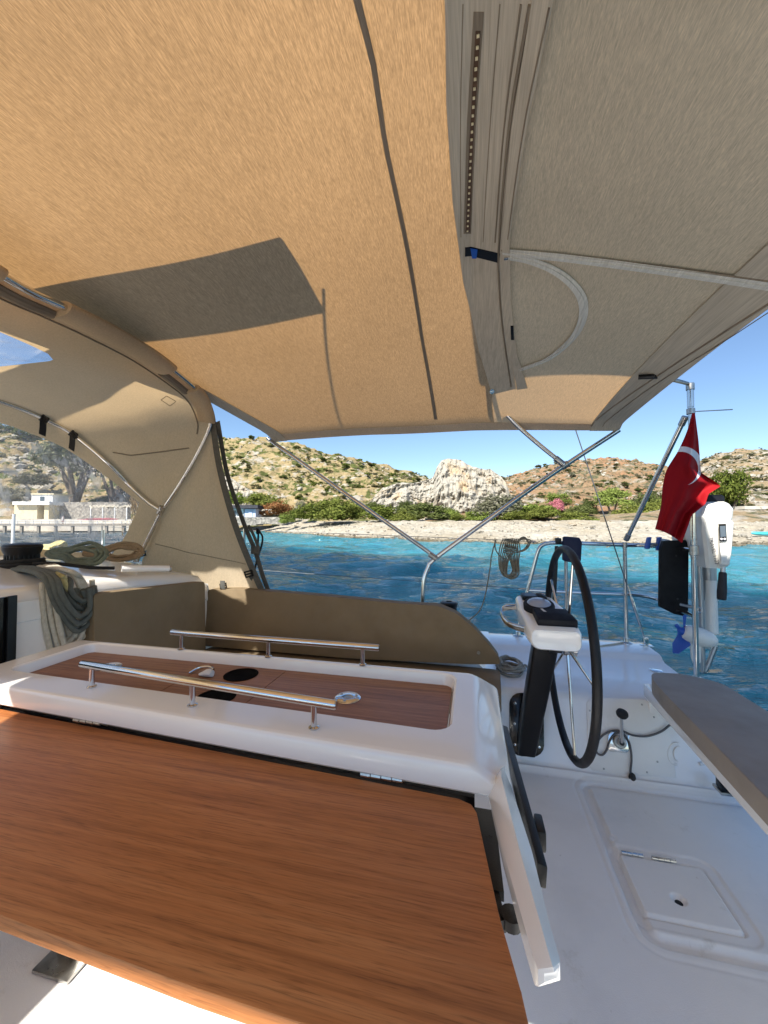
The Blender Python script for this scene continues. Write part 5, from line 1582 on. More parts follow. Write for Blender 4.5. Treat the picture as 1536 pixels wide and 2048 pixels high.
i_a, i_b, i_c, i_d = [i for i in range(len(FA) // 2) if FA[i][2] > P1[2] - .02][0], idx(392), idx(345), idx(128)
sleeve(i_a, i_b + 1, .034); sleeve(i_c, i_d + 1, .036)
i_e = min(range(len(FA) // 2, len(FA)), key=lambda i: abs(FA[i][1] - .72))
sleeve(idx(8) if idx(8) > i_d + 1 else i_d + 8, len(FA) - i_c, .036)
def holdpocket(i0, i1):
    P = FA[i0:i1 + 1] + np.array([-.055, 0, -.012])
    return B().tube(P, .020, 10).build('hand_hold_pocket', 'seam', sh)
holdpocket(i_b, i_c); holdpocket(i_d, idx(8) if idx(8) > i_d + 1 else i_d + 8)
# side flap down to the coaming with its webbing edge
P2 = at(543, 1222, y=2.02)
strapL = smooth_path([P1 + [0, .02, 0], at(440, 935, y=1.90), at(468, 1040, y=1.96), at(500, 1125, y=2.0), P2], 8)
legL = np.vstack([[LB + [0.02, .04, -.16]], [LB + [0, .03, -.02]], A_half[:i_a + 1] + np.array([0, .015, 0])])[::-1]
sl = resample(strapL, 60); ll = resample(legL, 60)
GF = np.zeros((60, 40, 3))
for i in range(60):
    for j in range(40):
        s = j / 39; t_ = i / 59
        p = ll[i] + (sl[i] - ll[i]) * s
        rp = .016 * math.sin(s * 8 + t_ * 2.2) * math.sin(PI * s) * t_ ** .8 + .008 * math.sin(s * 19 - t_ * 3) * math.sin(PI * s) * t_
        GF[i, j] = p + np.array([0, rp + .03 * math.sin(PI * s) * t_, -.012 * math.sin(PI * s) * t_])
flap = B().grid(GF).build('side_flap', 'canvas_hood', sh, angle=180)
strip(sl + [0, -.004, 0], np.array([.036, 0, .012]), .003).build('flap_webbing', 'webbing', sh)
B().grid(np.array([[mir(p) for p in r_] for r_ in GF])).build('side_flap', 'canvas_hood', sh, angle=180)
# hem line sewn along the foot of the flap
B().tube([GF[44, j] + [0, -.003, 0] for j in range(2, 38)], .0018, 5).build('flap_stitch', 'seam', sh)
def buckle(P, ax, parent, s=1.0, name='buckle'):
    ax = np.array(ax, float); ax /= np.linalg.norm(ax)
    side = np.cross(ax, np.array([-.2, 1, .1])); side /= np.linalg.norm(side); nrm = np.cross(side, ax)
    b_ = B()
    for k in (-1, 0, 1):
        c = P + ax * k * .014 * s
        b_.prism([c - side * .019 * s - ax * .0035 * s, c + side * .019 * s - ax * .0035 * s, c + side * .019 * s + ax * .0035 * s, c - side * .019 * s + ax * .0035 * s], nrm * .006)
    for k in (-1, 1):
        c = P + side * k * .019 * s
        b_.prism([c - side * .003 * s - ax * .018 * s, c + side * .003 * s - ax * .018 * s, c + side * .003 * s + ax * .018 * s, c - side * .003 * s + ax * .018 * s], nrm * .007)
    return b_.build(name, 'black', parent)
buckle(at(497, 1148, y=1.985), P2 - P1, sh, 1.1)
q = at(446, 1172, y=1.96); buckle(q, (.2, 0, -1), sh, .9)
strip([q + [-.004, .0, .03], q + [0, -.003, -.005], q + [.001, 0, -.018]], np.array([.03, 0, .0]), .003).build('buckle_strap', 'webbing', sh)
q = at(284, 1108, y=1.93); buckle(q, (.25, 0, -1), sh, .9)
# straps round the front bow
for u, v in ((84, 833), (146, 866)):
    j = min(range(NA), key=lambda i: abs(proj(BI[i])[0] - u) + (9e9 if BI[i][1] < CY else 0))
    c = BI[j]; T_ = BI[j + 1] - BI[j - 1]; T_ /= np.linalg.norm(T_)
    q = B().tube([c - T_ * .016, c + T_ * .016], .0175, 14).build('bow_strap', 'black', sh)
    buckle(c + np.array([.018, -.014, -.006]), np.cross(T_, (0, 1, 0)), sh, .9)
    strip([c + [.012, -.012, -.012], c + [.0, -.004, -.05], c + [-.01, 0, -.085]], T_ * .03, .003).build('bow_strap_tail', 'black', sh)
# side straps behind the flap, on a ratchet buckle
ss = thing('tension_strap', 'grey webbing tension strap with wide buckle beside the sprayhood flap', 'strap', P2)
s1 = smooth_path([P1 + [.03, .02, -.01], at(455, 950, y=1.98), at(487, 1045, y=2.05), at(507, 1093, y=2.08), at(513, 1110, y=2.08), at(525, 1150, y=2.06), at(540, 1190, y=2.04)], 6)
strip(s1, np.array([.026, 0, .008]), .003).build('strap', 'webbing', ss)
c = at(511, 1100, y=2.07)
B().box(c - [.028, .006, .024], c + [.028, .006, .024], .004).build('ratchet', 'webbing', ss)
strip(smooth_path([c + [.02, -.004, .02], at(507, 1070, y=2.07), at(497, 1050, y=2.06)], 5), np.array([.018, 0, .004]), .003).build('strap_tail', 'webbing', ss)
strip(smooth_path([at(500, 1150, y=2.0), at(516, 1172, y=2.03), at(532, 1190, y=2.04)], 5), np.array([.022, 0, .016]), .003).build('strap_tail', 'webbing', ss)
t = thing('lashing', 'short black line looped over a clip behind the tension strap', 'lashing', at(520, 1060, y=2.12))
B().tube(smooth_path([at(513, 1105, y=2.12), at(516, 1085, y=2.12), at(517, 1062, y=2.12), at(521, 1066, y=2.12), at(525, 1075, y=2.12), at(523, 1092, y=2.12), at(514, 1120, y=2.12), at(505, 1160, y=2.1)], 6), .006, 8).build('line', 'rope_black', t)
c = at(516, 1062, y=2.12); B().box(c - [.010, .008, .018], c + [.010, .008, .018], .004).build('clip', 'black', t)

# ================================================================== STERN RAIL, POLES, WIRES
RY_ = 2.72
gr = thing('stern_rail', 'stainless stern guard rail with two bars around the far quarter', 'guard rail', (.95, RY_, .34))
zt = at(1253, 1090, y=RY_)[2]; zm = at(1253, 1188, y=RY_)[2]
xa = at(1090, 1088, y=RY_)[0]
tb_([at(1036, 1262, y=RY_), at(1047, 1215, y=RY_), at(1066, 1140, y=RY_), at(1076, 1103, y=RY_), at(1084, 1091, y=RY_), at(1100, 1086, y=RY_), at(1140, 1086, y=RY_), at(1200, 1088, y=RY_), at(1253, 1090, y=RY_), (1.02, RY_ - .01, zt), (1.075, RY_ - .09, zt), (1.098, 2.45, zt), (1.10, 2.30, zt)], .0125, 'top_bar', gr)
tb_([at(1058, 1180, y=RY_), at(1130, 1184, y=RY_), at(1253, 1189, y=RY_), at(1292, 1193, y=RY_), at(1316, 1199, y=RY_), (1.10, RY_ - .09, zm - .03), (1.10, 2.30, zm - .03)], .0105, 'mid_bar', gr)
b0 = at(1253, 1292, y=RY_)
tb_([[b0[0], RY_, .343], [b0[0], RY_, zt]], .0125, 'post', gr, sm=0)
tb_([at(1132, 1092, y=RY_), at(1132, 1262, y=RY_) * [1, 1, 0] + [0, 0, .343]], .0115, 'post', gr, sm=0)
for P in ([b0[0], RY_, .344], [at(1132, 1262, y=RY_)[0], RY_, .344], [at(1036, 1262, y=RY_)[0], RY_, .344]):
    B().lathe([(.034, 0), (.034, .004), (.018, .010), (.016, .03)], P, n=18).build('foot', 'steel', gr)
clampj([b0[0], RY_, zt], (0, 0, 1), .016, .034, gr, 'tee_fitting')
# tall pole at the quarter with its brace
pl_ = thing('awning_pole', 'tall stainless pole at the quarter holding up the bimini corner', 'pole', (1.1, 2.28, .3))
pt = at(1380, 776, x=1.10)
zb_ = .30
tb_([(1.10, 2.28, zb_), (1.10, 2.28, pt[2] - .09)], .0125, 'tube', pl_, sm=0)
tb_([(1.10, 2.28, pt[2] - .10), (1.10, 2.28, pt[2] - .01)], .0155, 'top_tube', pl_, sm=0)
clampj((1.10, 2.28, pt[2] + .005), (0, 0, 1), .019, .035, pl_, 'swivel')
c1 = S(1290, 757, .012)
tb_([c1 + [-.03, -.02, .0], c1 + [.06, .02, .008], (1.085, 2.275, pt[2] + .022)], .009, 'corner_arm', pl_, 'black', sm=3)
cj = at(1371, 833, y=2.30)
clampj((1.10, 2.28, cj[2] + .02), (0, 0, 1), .019, .03, pl_, 'clamp')
b1 = np.array([b0[0] + .005, RY_ - .005, zt + .03])
tb_([cj, cj * .5 + b1 * .5, b1], .013, 'brace', pl_, sm=0)
clampj(b1 * .97 + cj * .03, cj - b1, .0165, .045, pl_, 'brace_end'); clampj(cj * .97 + b1 * .03, cj - b1, .0165, .05, pl_, 'brace_end')
ax1 = at(1392, 1216, x=1.10)
tb_([at(1362, 1209, y=2.36), (1.10, 2.28, ax1[2])], .008, 'spreader', pl_, 'steel_dull', sm=0)
B().tube([(1.112 + .010 * math.cos(a), 2.26, ax1[2] - .008 + .012 * math.sin(a)) for a in np.linspace(0, 2 * PI, 14, endpoint=False)], .002, 6, closed=True).build('ring_pin', 'steel', pl_)
clampj((1.10, 2.28, zt), (0, 0, 1), .02, .05, pl_, 'clamp')
B().lathe([(.03, 0), (.03, .005), (.016, .02)], (1.10, 2.28, zb_), n=16).build('foot', 'steel', pl_)
# parallel tube of the ladder behind the pole
lf = thing('stern_ladder', 'folded steel stern ladder tube beyond the quarter pole', 'ladder', (1.2, 2.4, .4))
tb_([at(1398, 1120, y=2.42), at(1402, 1200, y=2.42), at(1406, 1330, y=2.42), at(1412, 1338, y=2.42), at(1431, 1292, y=2.42)], .012, 'rail_tube', lf, 'alu', sm=5)
# backstay wire
bsP = np.array([at(1291, 1284, y=2.70)[0], 2.70, .37]); bsQ = at(1150, 856, y=2.56)
dirb = (bsQ - bsP)
t = thing('backstay', 'thin steel backstay wire running up from the quarter past the bimini', 'wire', bsP)
b_ = B().tube([bsP, bsQ, bsP + dirb * 8.0], .0034, 6); b_.build('wire', 'wire', t)
B().tube([bsP + dirb * .0, bsP + dirb * .06, bsP + dirb * .07, bsP + dirb * .20, bsP + dirb * .21, bsP + dirb * .26], [.005, .005, .009, .009, .005, .004], 10).build('turnbuckle', 'steel', t)
B().box(bsP - [.014, .012, .026], bsP + [.014, .012, .02], .003).build('toggle', 'steel', t)
B().box(bsP - [.035, .03, .030], bsP + [.035, .03, -.024], .004).build('chainplate', 'steel', t)
# lifelines and stanchion forward of the rail
t = thing('lifelines', 'pair of thin wire lifelines running forward from the stern rail', 'lifeline', at(1050, 1180, y=RY_))
B().tube([at(1074, 1084, y=RY_), at(960, 1078, y=RY_), at(540, 1062, y=RY_), at(300, 1056, y=RY_), at(-200, 1044, y=RY_)], .0022, 6).build('wire', 'wire', t)
B().tube([at(1054, 1178, y=RY_), at(800, 1160, y=RY_), at(540, 1142, y=RY_), at(300, 1126, y=RY_)], .0022, 6).build('wire', 'wire', t)
for u, v in ((1066, 1083), (1046, 1177)):
    p = at(u, v, y=RY_); B().tube([p - [.022, 0, 0], p + [.016, 0, 0]], .0058, 8).build('terminal', 'steel', t)
for (u0, v0, u1, v1), lb in (((490, 1048, 483, 1112), 'slim white stanchion seen beside the sprayhood flap'), ((28, 1028, 22, 1108), 'slim white stanchion seen through the vinyl window at the left'), ((206, 1060, 206, 1104), 'short dark stanchion behind the vinyl window above the rope coils')):
    p = at(u0, v0, y=RY_ - .03); q = at(u1, v1, y=RY_ - .03); q = np.array([q[0], q[1], .40])
    tag(B().tube([q, p], .0125, 10).lathe([(.03, 0), (.03, .004), (.014, .02)], q, n=12).build('stanchion', 'steel' if u0 != 28 else 'gelcoat'), lb, 'stanchion')

# coil of flecked rope hung on the lifeline
rope_i = [0]
def loops(name, mat, label, cat, paths, r, group=None, n=8, sm=8, part='strand'):
    t = thing(name, label, cat, np.mean([np.mean(np.array(p), axis=0) for p in paths], axis=0), group)
    b_ = B()
    for p in paths: b_.tube(smooth_path(p, sm), r, n)
    o = b_.build(part, mat, t, angle=180)
    return t
cp = []
for k in range(8):
    o = k - 3.5
    y_ = RY_ - .012 - .007 * (k % 3)
    lo_ = 1150 + (k * 5) % 9
    cp.append([at(1020 + o * 3.9, 1077, y=y_), at(1014 + o * 4.2, 1098, y=y_ - .012), at(1011 + o * 2.6 - 4, 1124, y=y_ - .016), at(1013 + o * 1.7 - 5, lo_ - 8, y=y_ - .014), at(1020 + o * .8, lo_, y=y_ - .012),
               at(1027 + o * 1.7 + 4, lo_ - 9, y=y_), at(1029 + o * 2.4, 1122, y=y_), at(1026 + o * 4.0, 1098, y=y_ + .008), at(1022 + o * 3.4 + 2, 1077, y=y_ + .008)])
for k, (ru, rv) in enumerate(((17, 22), (14, 17), (20, 16))):
    cp.append([at(1034, 1105, y=RY_ - .02), at(1040 + ru * .6, 1100 - k * 2, y=RY_ - .02), at(1042 + ru, 1088 - k * 3, y=RY_ - .015), at(1040 + ru * .5, 1074 + k * 2, y=RY_ - .01), at(1036, 1082 + k, y=RY_ - .02), at(1035, 1100 + k * 3, y=RY_ - .02)])
cp.append([at(990, 1080, y=RY_ - .01), at(991, 1098, y=RY_ - .02), at(1000, 1112, y=RY_ - .02), at(1012, 1120, y=RY_ - .03)])
for k in range(3): cp.append([at(1006, 1096 + k * 4, y=RY_ - .035), at(1020, 1099 + k * 4, y=RY_ - .042), at(1035, 1096 + k * 4, y=RY_ - .035)])
cp.append([at(992, 1079, y=RY_ - .01), at(984, 1108, y=RY_ - .02), at(978, 1150, y=RY_ - .03), at(970, 1192, y=RY_ - .05), at(960, 1220, y=RY_ - .10), at(944, 1236, y=RY_ - .18), at(928, 1250, y=RY_ - .3)])
loops('hung_rope_coil', 'rope_fleck', 'coil of brown flecked rope hung on the lifeline left of the wheel', 'rope', cp, .0040)
# dark blue covered float on the rail with black straps behind the wheel
t = thing('rescue_float_bag', 'dark navy bag strapped on the stern rail behind the wheel', 'bag', at(1148, 1098, y=RY_ - .05))
P = [at(u, v, y=RY_ - .06) for u, v in ((1128, 1073), (1160, 1075), (1165, 1085), (1163, 1122), (1156, 1128), (1127, 1122))]
B().prism(P, (0, .055, 0), .012).build('bag', 'navy', t)
b_ = B().box(at(1116, 1082, y=RY_) - [.018, .02, .02], at(1116, 1082, y=RY_) + [.018, .02, .02], .005)
b_.build('bracket', 'black', t)
strip([at(1113, 1092, y=RY_ - .02), at(1112, 1130, y=RY_ - .03), at(1108, 1205, y=RY_ - .03)], np.array([.022, 0, 0]), .004).build('strap', 'black', t)
tag(B().tube(smooth_path([at(1146, 1130, y=RY_ - .02), at(1141, 1170, y=RY_ - .02), at(1136, 1200, y=RY_ - .03), at(1133, 1240, y=RY_ - .04)], 5), .004, 7).build('white_line', 'rope_cream'), 'thin white line hanging from the navy bag behind the wheel', 'line')

# ================================================================== OUTBOARD MOTOR, BOARD, FLAG
ob = thing('outboard_motor', 'white electric outboard motor with blue propeller hung on the stern', 'outboard motor', (1.2, 2.36, .5))
OY = 2.27
def orect(v, u0, u1, yf, yb, cut=.012):
    a = at(u0, v, y=OY); q = at(u1, v, y=OY); z = a[2]
    return [(a[0] + cut, yf, z), (q[0] - cut, yf + .0, z), (q[0], yf + cut, z), (q[0], yb - cut, z), (q[0] - cut, yb, z), (a[0] + cut, yb, z), (a[0], yb - cut, z), (a[0], yf + cut, z)]
R_ = [orect(1001, 1417, 1455, 2.30, 2.42), orect(1008, 1411, 1461, 2.27, 2.45), orect(1019, 1404, 1466, 2.255, 2.46), orect(1034, 1400, 1463, 2.25, 2.465), orect(1046, 1402, 1459, 2.25, 2.465), orect(1060, 1404, 1457, 2.262, 2.46),
      orect(1095, 1410, 1456, 2.27, 2.45), orect(1130, 1416, 1455, 2.28, 2.43), orect(1137, 1419, 1452, 2.285, 2.42)]
B().rings(R_).build('head', 'outboard_white', ob, angle=20)
R_ = [orect(v, u0, u1, yf, 2.30, .006) for v, u0, u1, yf in ((1042, 1434, 1461, 2.248), (1047, 1432, 1460, 2.236), (1060, 1433, 1459, 2.236), (1100, 1435, 1458, 2.244), (1128, 1437, 1457, 2.256), (1133, 1438, 1456, 2.268))]
B().rings(R_).build('control_box', 'outboard_white', ob, angle=20)
def oquad(pts, y, th=.003):
    return B().prism([at(u, v, y=y) for u, v in pts], (0, th, 0))
d_ = oquad([(1438, 1048), (1452, 1047.5), (1454, 1082), (1440, 1083)], 2.2325, .005).build('display', 'black_gloss', ob)
oquad([(1440, 1052), (1451, 1051.5), (1452, 1073), (1441, 1074)], 2.2318, .002).build('screen', 'screen', d_)
for u in (1443, 1449.5):
    p = at(u, 1078, y=2.2318); B().lathe([(.006, 0), (.005, .0015), (.001, .002)], p, (0, -1, 0), 10).build('button', 'decal', d_)
oquad([(1439.5, 1086.5), (1454, 1086), (1454, 1122), (1443, 1123)], 2.2385, .004).build('cover_plate', 'outboard_white', ob)
# carrying handle on top
R_ = [orect(v, u0, u1, 2.29, 2.40, .012) for v, u0, u1 in ((989, 1424, 1450), (992, 1416, 1456), (998, 1414, 1458), (1003, 1416, 1456))]
B().rings(R_).build('top_handle', 'cover', ob)
tp = at(1446, 1137, y=2.30); te = at(1443, 1200, y=2.28)
B().tube([tp + [0, 0, .01], tp * .88 + te * .12], .011, 14).build('tiller_neck', 'alu', ob)
q0 = tp * .88 + te * .12
B().tube([q0, q0 * .97 + te * .03, q0 * .6 + te * .4, q0 * .3 + te * .7, q0 * .03 + te * .97, te], [.013, .0165, .018, .0205, .019, .013], 16).build('tiller_grip', 'rubber', ob)
M['ob_ink'] = M['ink']
fc = bpy.data.curves.new('lettering', 'FONT'); fc.body = 'TRAVEL 1103'; fc.size = .024; fc.extrude = .0004; fc.align_x = 'CENTER'
lt = bpy.data.objects.new('lettering', fc); COL.objects.link(lt); fc.materials.append(M['ink'])
lt.parent = ob
la, lb_ = at(1418, 1076, y=2.262), at(1427, 1128, y=2.272)
lx = (lb_ - la) / np.linalg.norm(lb_ - la); lz = np.array([0, -1.0, 0]); ly = np.cross(lz, lx)
mm = Matrix(((lx[0], ly[0], lz[0], 0), (lx[1], ly[1], lz[1], 0), (lx[2], ly[2], lz[2], 0), (0, 0, 0, 1)))
cpt = (la + lb_) / 2 + np.array([0, -.007, 0])
lme = bpy.data.meshes.new_from_object(lt)
bpy.data.objects.remove(lt)
lt = bpy.data.objects.new('lettering', lme); COL.objects.link(lt); lt.parent = ob
lt.matrix_local = Matrix.Translation(Vector(cpt) - ob.location) @ mm
# shaft, pod, propeller and fin
s0 = at(1423, 1060, y=2.46); s1 = at(1426, 1292, y=2.46)
B().tube([at(1412, 1040, y=2.45), at(1416, 1120, y=2.45), at(1421, 1200, y=2.45)], .034, 18).build('shaft_tube', 'alu', ob)
B().tube([at(1420, 1160, y=2.44), at(1424, 1266, y=2.44)], [.028, .028], 16).build('shaft_fairing', 'outboard_white', ob)
B().tube([at(1422, 1100, y=2.45), at(1423, 1108, y=2.45)], .038, 16).build('shaft_collar', 'blue_plastic', ob)
pa_, pb_ = at(1364, 1262, y=2.40), at(1436, 1286, y=2.38)
pd = (pb_ - pa_)
R_rad = [.012, .034, .044, .048, .048, .044, .034, .018, .004]; R_t = [0, .06, .18, .35, .55, .72, .86, .96, 1.0]
B().tube([pa_ + pd * q for q in R_t], R_rad, 18).build('motor_pod', 'outboard_white', ob)
fi = [at(u, v, y=2.39) for u, v in ((1380, 1283), (1404, 1288), (1402, 1326), (1388, 1329), (1384, 1318))]
B().prism(fi, (0, .012, 0), .003).build('fin', 'outboard_white', ob)
ph = thing_prop = B().lathe([(.004, -.022), (.018, -.012), (.022, .0), (.022, .02)], pa_, pd / np.linalg.norm(pd), 16).build('propeller_hub', 'blue_plastic', ob)
def blade(pts, sgn):
    P = [at(u, v, y=2.40) for u, v in pts]; n = len(P) // 2
    R_ = []
    for i in range(n):
        a, b = P[i], P[len(P) - 1 - i]; m_ = (a + b) / 2; w = (b - a) / 2
        tw = np.array([0, 1, 0]) * np.linalg.norm(w) * .9 * sgn
        ring = []
        for q in np.linspace(0, 2 * PI, 10, endpoint=False):
            ring.append(m_ + (w + tw) * math.cos(q) + np.array([.0, .003, .0]) * math.sin(q) + np.array([.003, 0, 0]) * math.sin(q))
        R_.append(ring)
    return B().rings(R_)
blade([(1366, 1258), (1364, 1240), (1362, 1230), (1377, 1230), (1374, 1243), (1370, 1258)], 1).build('propeller_blade', 'blue_plastic', ob)
blade([(1358, 1262), (1358, 1272), (1350, 1290), (1347, 1307), (1356, 1306), (1376, 1287), (1374, 1278), (1368, 1266)], -1).build('propeller_blade', 'blue_plastic', ob)
tb_([at(1352, 1250, y=2.40), pa_], .010, 'propeller_cone', ob, 'blue_plastic', sm=0)
# clamp bracket with blue paddle screws on the rail
cb_ = thing('motor_bracket', 'black motor bracket with blue paddle clamps on the stern rail', 'bracket', at(1330, 1090, y=2.5))
for u in (1296, 1316):
    P = [at(u + 1, 1075, y=2.50), at(u + 8, 1074, y=2.50), at(u + (4 if u < 1300 else 10), 1098 if u < 1300 else 1103, y=2.50), at(u - 4 if u < 1300 else u - 1, 1098 if u < 1300 else 1101, y=2.50)]
    B().prism(P, (0, .03, 0), .004).build('clamp_paddle', 'blue_plastic', cb_)
B().tube([at(1300, 1088, y=2.51), at(1345, 1092, y=2.51)], .009, 10).build('clamp_screw', 'alu', cb_)
B().prism([at(u, v, y=2.47) for u, v in ((1326, 1077), (1342, 1080), (1344, 1104), (1334, 1107), (1322, 1100))], (0, .06, 0), .006).build('clamp_body', 'alu', cb_)
B().prism([at(u, v, y=2.45) for u, v in ((1352, 1062), (1376, 1064), (1388, 1095), (1384, 1103), (1356, 1098))], (0, .06, 0), .008).build('clamp_jaw', 'outboard_white', cb_)
bd = B().prism([at(u, v, y=2.43) for u, v in ((1321, 1100), (1327, 1082), (1372, 1080), (1378, 1088), (1377, 1222), (1366, 1232), (1348, 1228), (1320, 1214))], (0, .028, 0), .004)
bdo = tag(bd.build('outboard_pad_board', 'board'), 'black rectangular mounting board hung below the flag on the stern rail', 'board')
for u, v in ((1355, 1198), (1352, 1112), (1354, 1222)):
    B().lathe([(.006, 0), (.005, .002), (.001, .003)], at(u, v, y=2.428), (0, -1, 0), 10).build('bolt', 'rubber', bdo)
# flag
fl = thing('flag', 'red flag with a white crescent hanging in folds from a thin staff', 'flag', at(1390, 825, y=2.36))
FY = 2.205
lp = [(1384, 826), (1374, 862), (1356, 902), (1334, 938), (1326, 968), (1324, 985), (1322, 1010), (1316, 1036), (1310, 1058)]
rp = [(1390, 826), (1397, 880), (1402, 945), (1428, 962), (1442, 972), (1417, 988), (1411, 1008), (1384, 1030), (1364, 1086)]
lp = resample(smooth_path([(a, b, 0) for a, b in lp], 6), 60); rp = resample([(a, b, 0) for a, b in rp], 60)
GFL = np.zeros((60, 34, 3)); UVp = np.zeros((60, 34, 2))
for i in range(60):
    for j in range(34):
        s = j / 33; t_ = i / 59
        u, v = lp[i][:2] * (1 - s) + rp[i][:2] * s
        if t_ > .75: v += 6 * math.sin(PI * s) * (t_ - .75) * 4 * -1 + 8 * s * (1 - s)
        y = FY + .035 * math.sin(s * 7.5 + t_ * 2.0) * min(1, t_ * 2.5) + .02 * math.sin(s * 15 + 1 + t_ * 3) * t_
        GFL[i, j] = at(u, v, y=y); UVp[i, j] = (u, v)
m, n, b = nt('flag_cloth')
uvn = nd(n, 'ShaderNodeUVMap', uv_map='cloth')
def circ(cx, cy, r):
    vm = nd(n, 'ShaderNodeVectorMath', operation='DISTANCE'); vm.inputs[1].default_value = (cx, cy, 0)
    n.links.new(uvn.outputs[0], vm.inputs[0])
    lt_ = nd(n, 'ShaderNodeMath', operation='LESS_THAN'); lt_.inputs[1].default_value = r
    n.links.new(vm.outputs['Value'], lt_.inputs[0]); return lt_
c1_ = circ(.1366, .0932, .0039); c2_ = circ(.1362, .0938, .00345)
inv = nd(n, 'ShaderNodeMath', operation='SUBTRACT'); inv.inputs[0].default_value = 1
n.links.new(c2_.outputs[0], inv.inputs[1])
mu = nd(n, 'ShaderNodeMath', operation='MULTIPLY'); n.links.new(c1_.outputs[0], mu.inputs[0]); n.links.new(inv.outputs[0], mu.inputs[1])
cc = mixc(n, mu.outputs[0], (.29, .003, .007), (.72, .72, .74))
n.links.new(cc, b.inputs['Base Color']); b.inputs['Roughness'].default_value = .75; b.inputs['Specular IOR Level'].default_value = .2
bump(n, b, noise_node(n, 900, 2).outputs[0], .1, .001)
GB = GFL + np.array([0, .0015, 0])
fo = B().grid(GFL).build('cloth', m, fl, angle=180)
uvl = fo.data.uv_layers.new(name='cloth')
flat = UVp.reshape(-1, 2) / 10000.0
for lo in fo.data.loops: uvl.data[lo.index].uv = flat[lo.vertex_index]
tb_([at(1388, 823, y=2.31), at(1465, 819, y=2.31)], .0028, 'staff', fl, 'steel_dull', sm=0)
tb_([at(1386, 838, y=2.30), at(1388, 823, y=2.31), (1.10, 2.285, at(1388, 829, y=2.28)[2])], .004, 'lashing', fl, 'rubber', sm=3)

# ================================================================== WINCHES AND ROPES
def winch(P, s, label, name='winch'):
    t = thing(name, label, 'winch', P)
    P = np.array(P)
    B().lathe([(.062 * s, 0), (.062 * s, .012 * s), (.052 * s, .02 * s), (.046 * s, .05 * s), (.046 * s, .075 * s), (.056 * s, .098 * s), (.057 * s, .108 * s)], P, n=28).build('drum', 'black', t)
    B().lathe([(.057 * s, .1085 * s), (.054 * s, .116 * s), (.046 * s, .119 * s), (.020 * s, .121 * s), (.019 * s, .114 * s), (.001, .114 * s)], P, n=28).build('crown', 'chrome' if s > 1.2 else 'black', t)
    b_ = B()
    for k in range(24):
        a = k * 2 * PI / 24; q = P + [.0465 * s * math.cos(a), .0465 * s * math.sin(a), 0]
        b_.tube([q + [0, 0, .03 * s], q + [0, 0, .08 * s]], .003 * s, 5)
    b_.build('ribs', 'black', t)
    return t
winch((at(898, 1225, y=2.15)[0], 2.15, .565), .85, 'black winch on the far coaming behind the end of the backrest')
wp_ = at(44, 1146, z=.885)
W0 = np.array([wp_[0], wp_[1], .87])
winch(W0, 1.18, 'big black winch with polished top wrapped with black line on the cabin top')
tr = []
for k in range(4):
    z = .020 + k * .0135
    tr.append([W0 + [(.070 * math.cos(a)), .070 * math.sin(a), z + .010 * a / 6.3] for a in np.linspace(.3 * k, 6.1 + .3 * k, 22)])
tr.append([W0 + [.10, -.03, .06], W0 + [.16, .03, .055], W0 + [.21, .12, .03], W0 + [.26, .2, .02]])
loops('winch_line', 'rope_black', 'black line wound in turns round the big winch drum', 'rope', tr, .0075, sm=2)
# flaked hanks draped over the edge of the cabin top
def hank(name, mat, label, tops, bottoms, x0, r, jit=0.004, group=None, up=None):
    """loops that come over the cabin edge, hang down in front of the bulkhead and return"""
    paths = []
    rr = np.random.default_rng(len(label))
    for k, ((ua, va), (ub, vb), (uc, vc)) in enumerate(tops):
        x = x0 + .013 * (k % 3) + rr.normal() * jit
        A0 = at(*up[k % len(up)], z=roof_z(-1.6, 1.1) + .018 + .008 * (k % 3)) if up else None
        ed = at(ua, va, x=-1.492 + .014 * (k % 3))
        bt = at(ub, vb, x=x); e2 = at(uc, vc, x=x + .004)
        mid1 = ed * .5 + at(ub - 8, (va + vb) / 2, x=x) * .5
        p = []
        if A0 is not None: p += [A0, A0 * .45 + ed * .55 + [0, 0, .022]]
        p += [ed + [0, 0, .012], at(ua * .62 + ub * .38 - 6, va * .6 + vb * .4, x=x), at(ua * .25 + ub * .75 - 6, va * .2 + vb * .8, x=x), bt, at(uc * .6 + ub * .4 + 8, vb * .72 + vc * .28, x=x), at(uc + 2, vb * .3 + vc * .7, x=x), e2]
        paths.append(p)
    return loops(name, mat, label, 'rope', paths, r, group)
tops = [((88 + k * 12, 1163 + k * .5), (156 + k * 2, 1262 - k * 15), (188 - k * 5.5, 1172 + k * 2)) for k in range(5)]
hank('draped_rope', 'rope_dark', 'dark grey green rope hank hanging in long loops over the cabin bulkhead', tops, None, -1.458, .0098, jit=.001, up=[(10, 1140), (24, 1137), (38, 1135)])
tops = [((84 + k * 12, 1172), (108 + k * 15, 1302 - (k % 2) * 8), (150 + k * 9, 1176)) for k in range(4)] + [((128, 1158), (160, 1278), (184, 1160))]
hank('draped_rope', 'rope_cream', 'cream rope hank hanging lowest, behind the dark grey green one', tops, None, -1.488, .0092)
pp_ = []
zr = .905
for k in range(5):
    y0 = k * 4
    pp_.append([at(66 + k * 3, 1122 + k * 3, z=zr + .012), at(100 + k * 2, 1128 + k * 2, z=zr + .014), at(128 + k * 4, 1140 + k, z=zr + .01), at(148 + k * 4, 1152 + k * 2, x=-1.475), at(160 + k * 4, 1175 + k * 3, x=-1.455)])
loops('flaked_rope', 'rope_cream', 'cream rope strands lying over the cabin edge beside the winch in the sun', 'rope', pp_, .0090)
pp_ = []
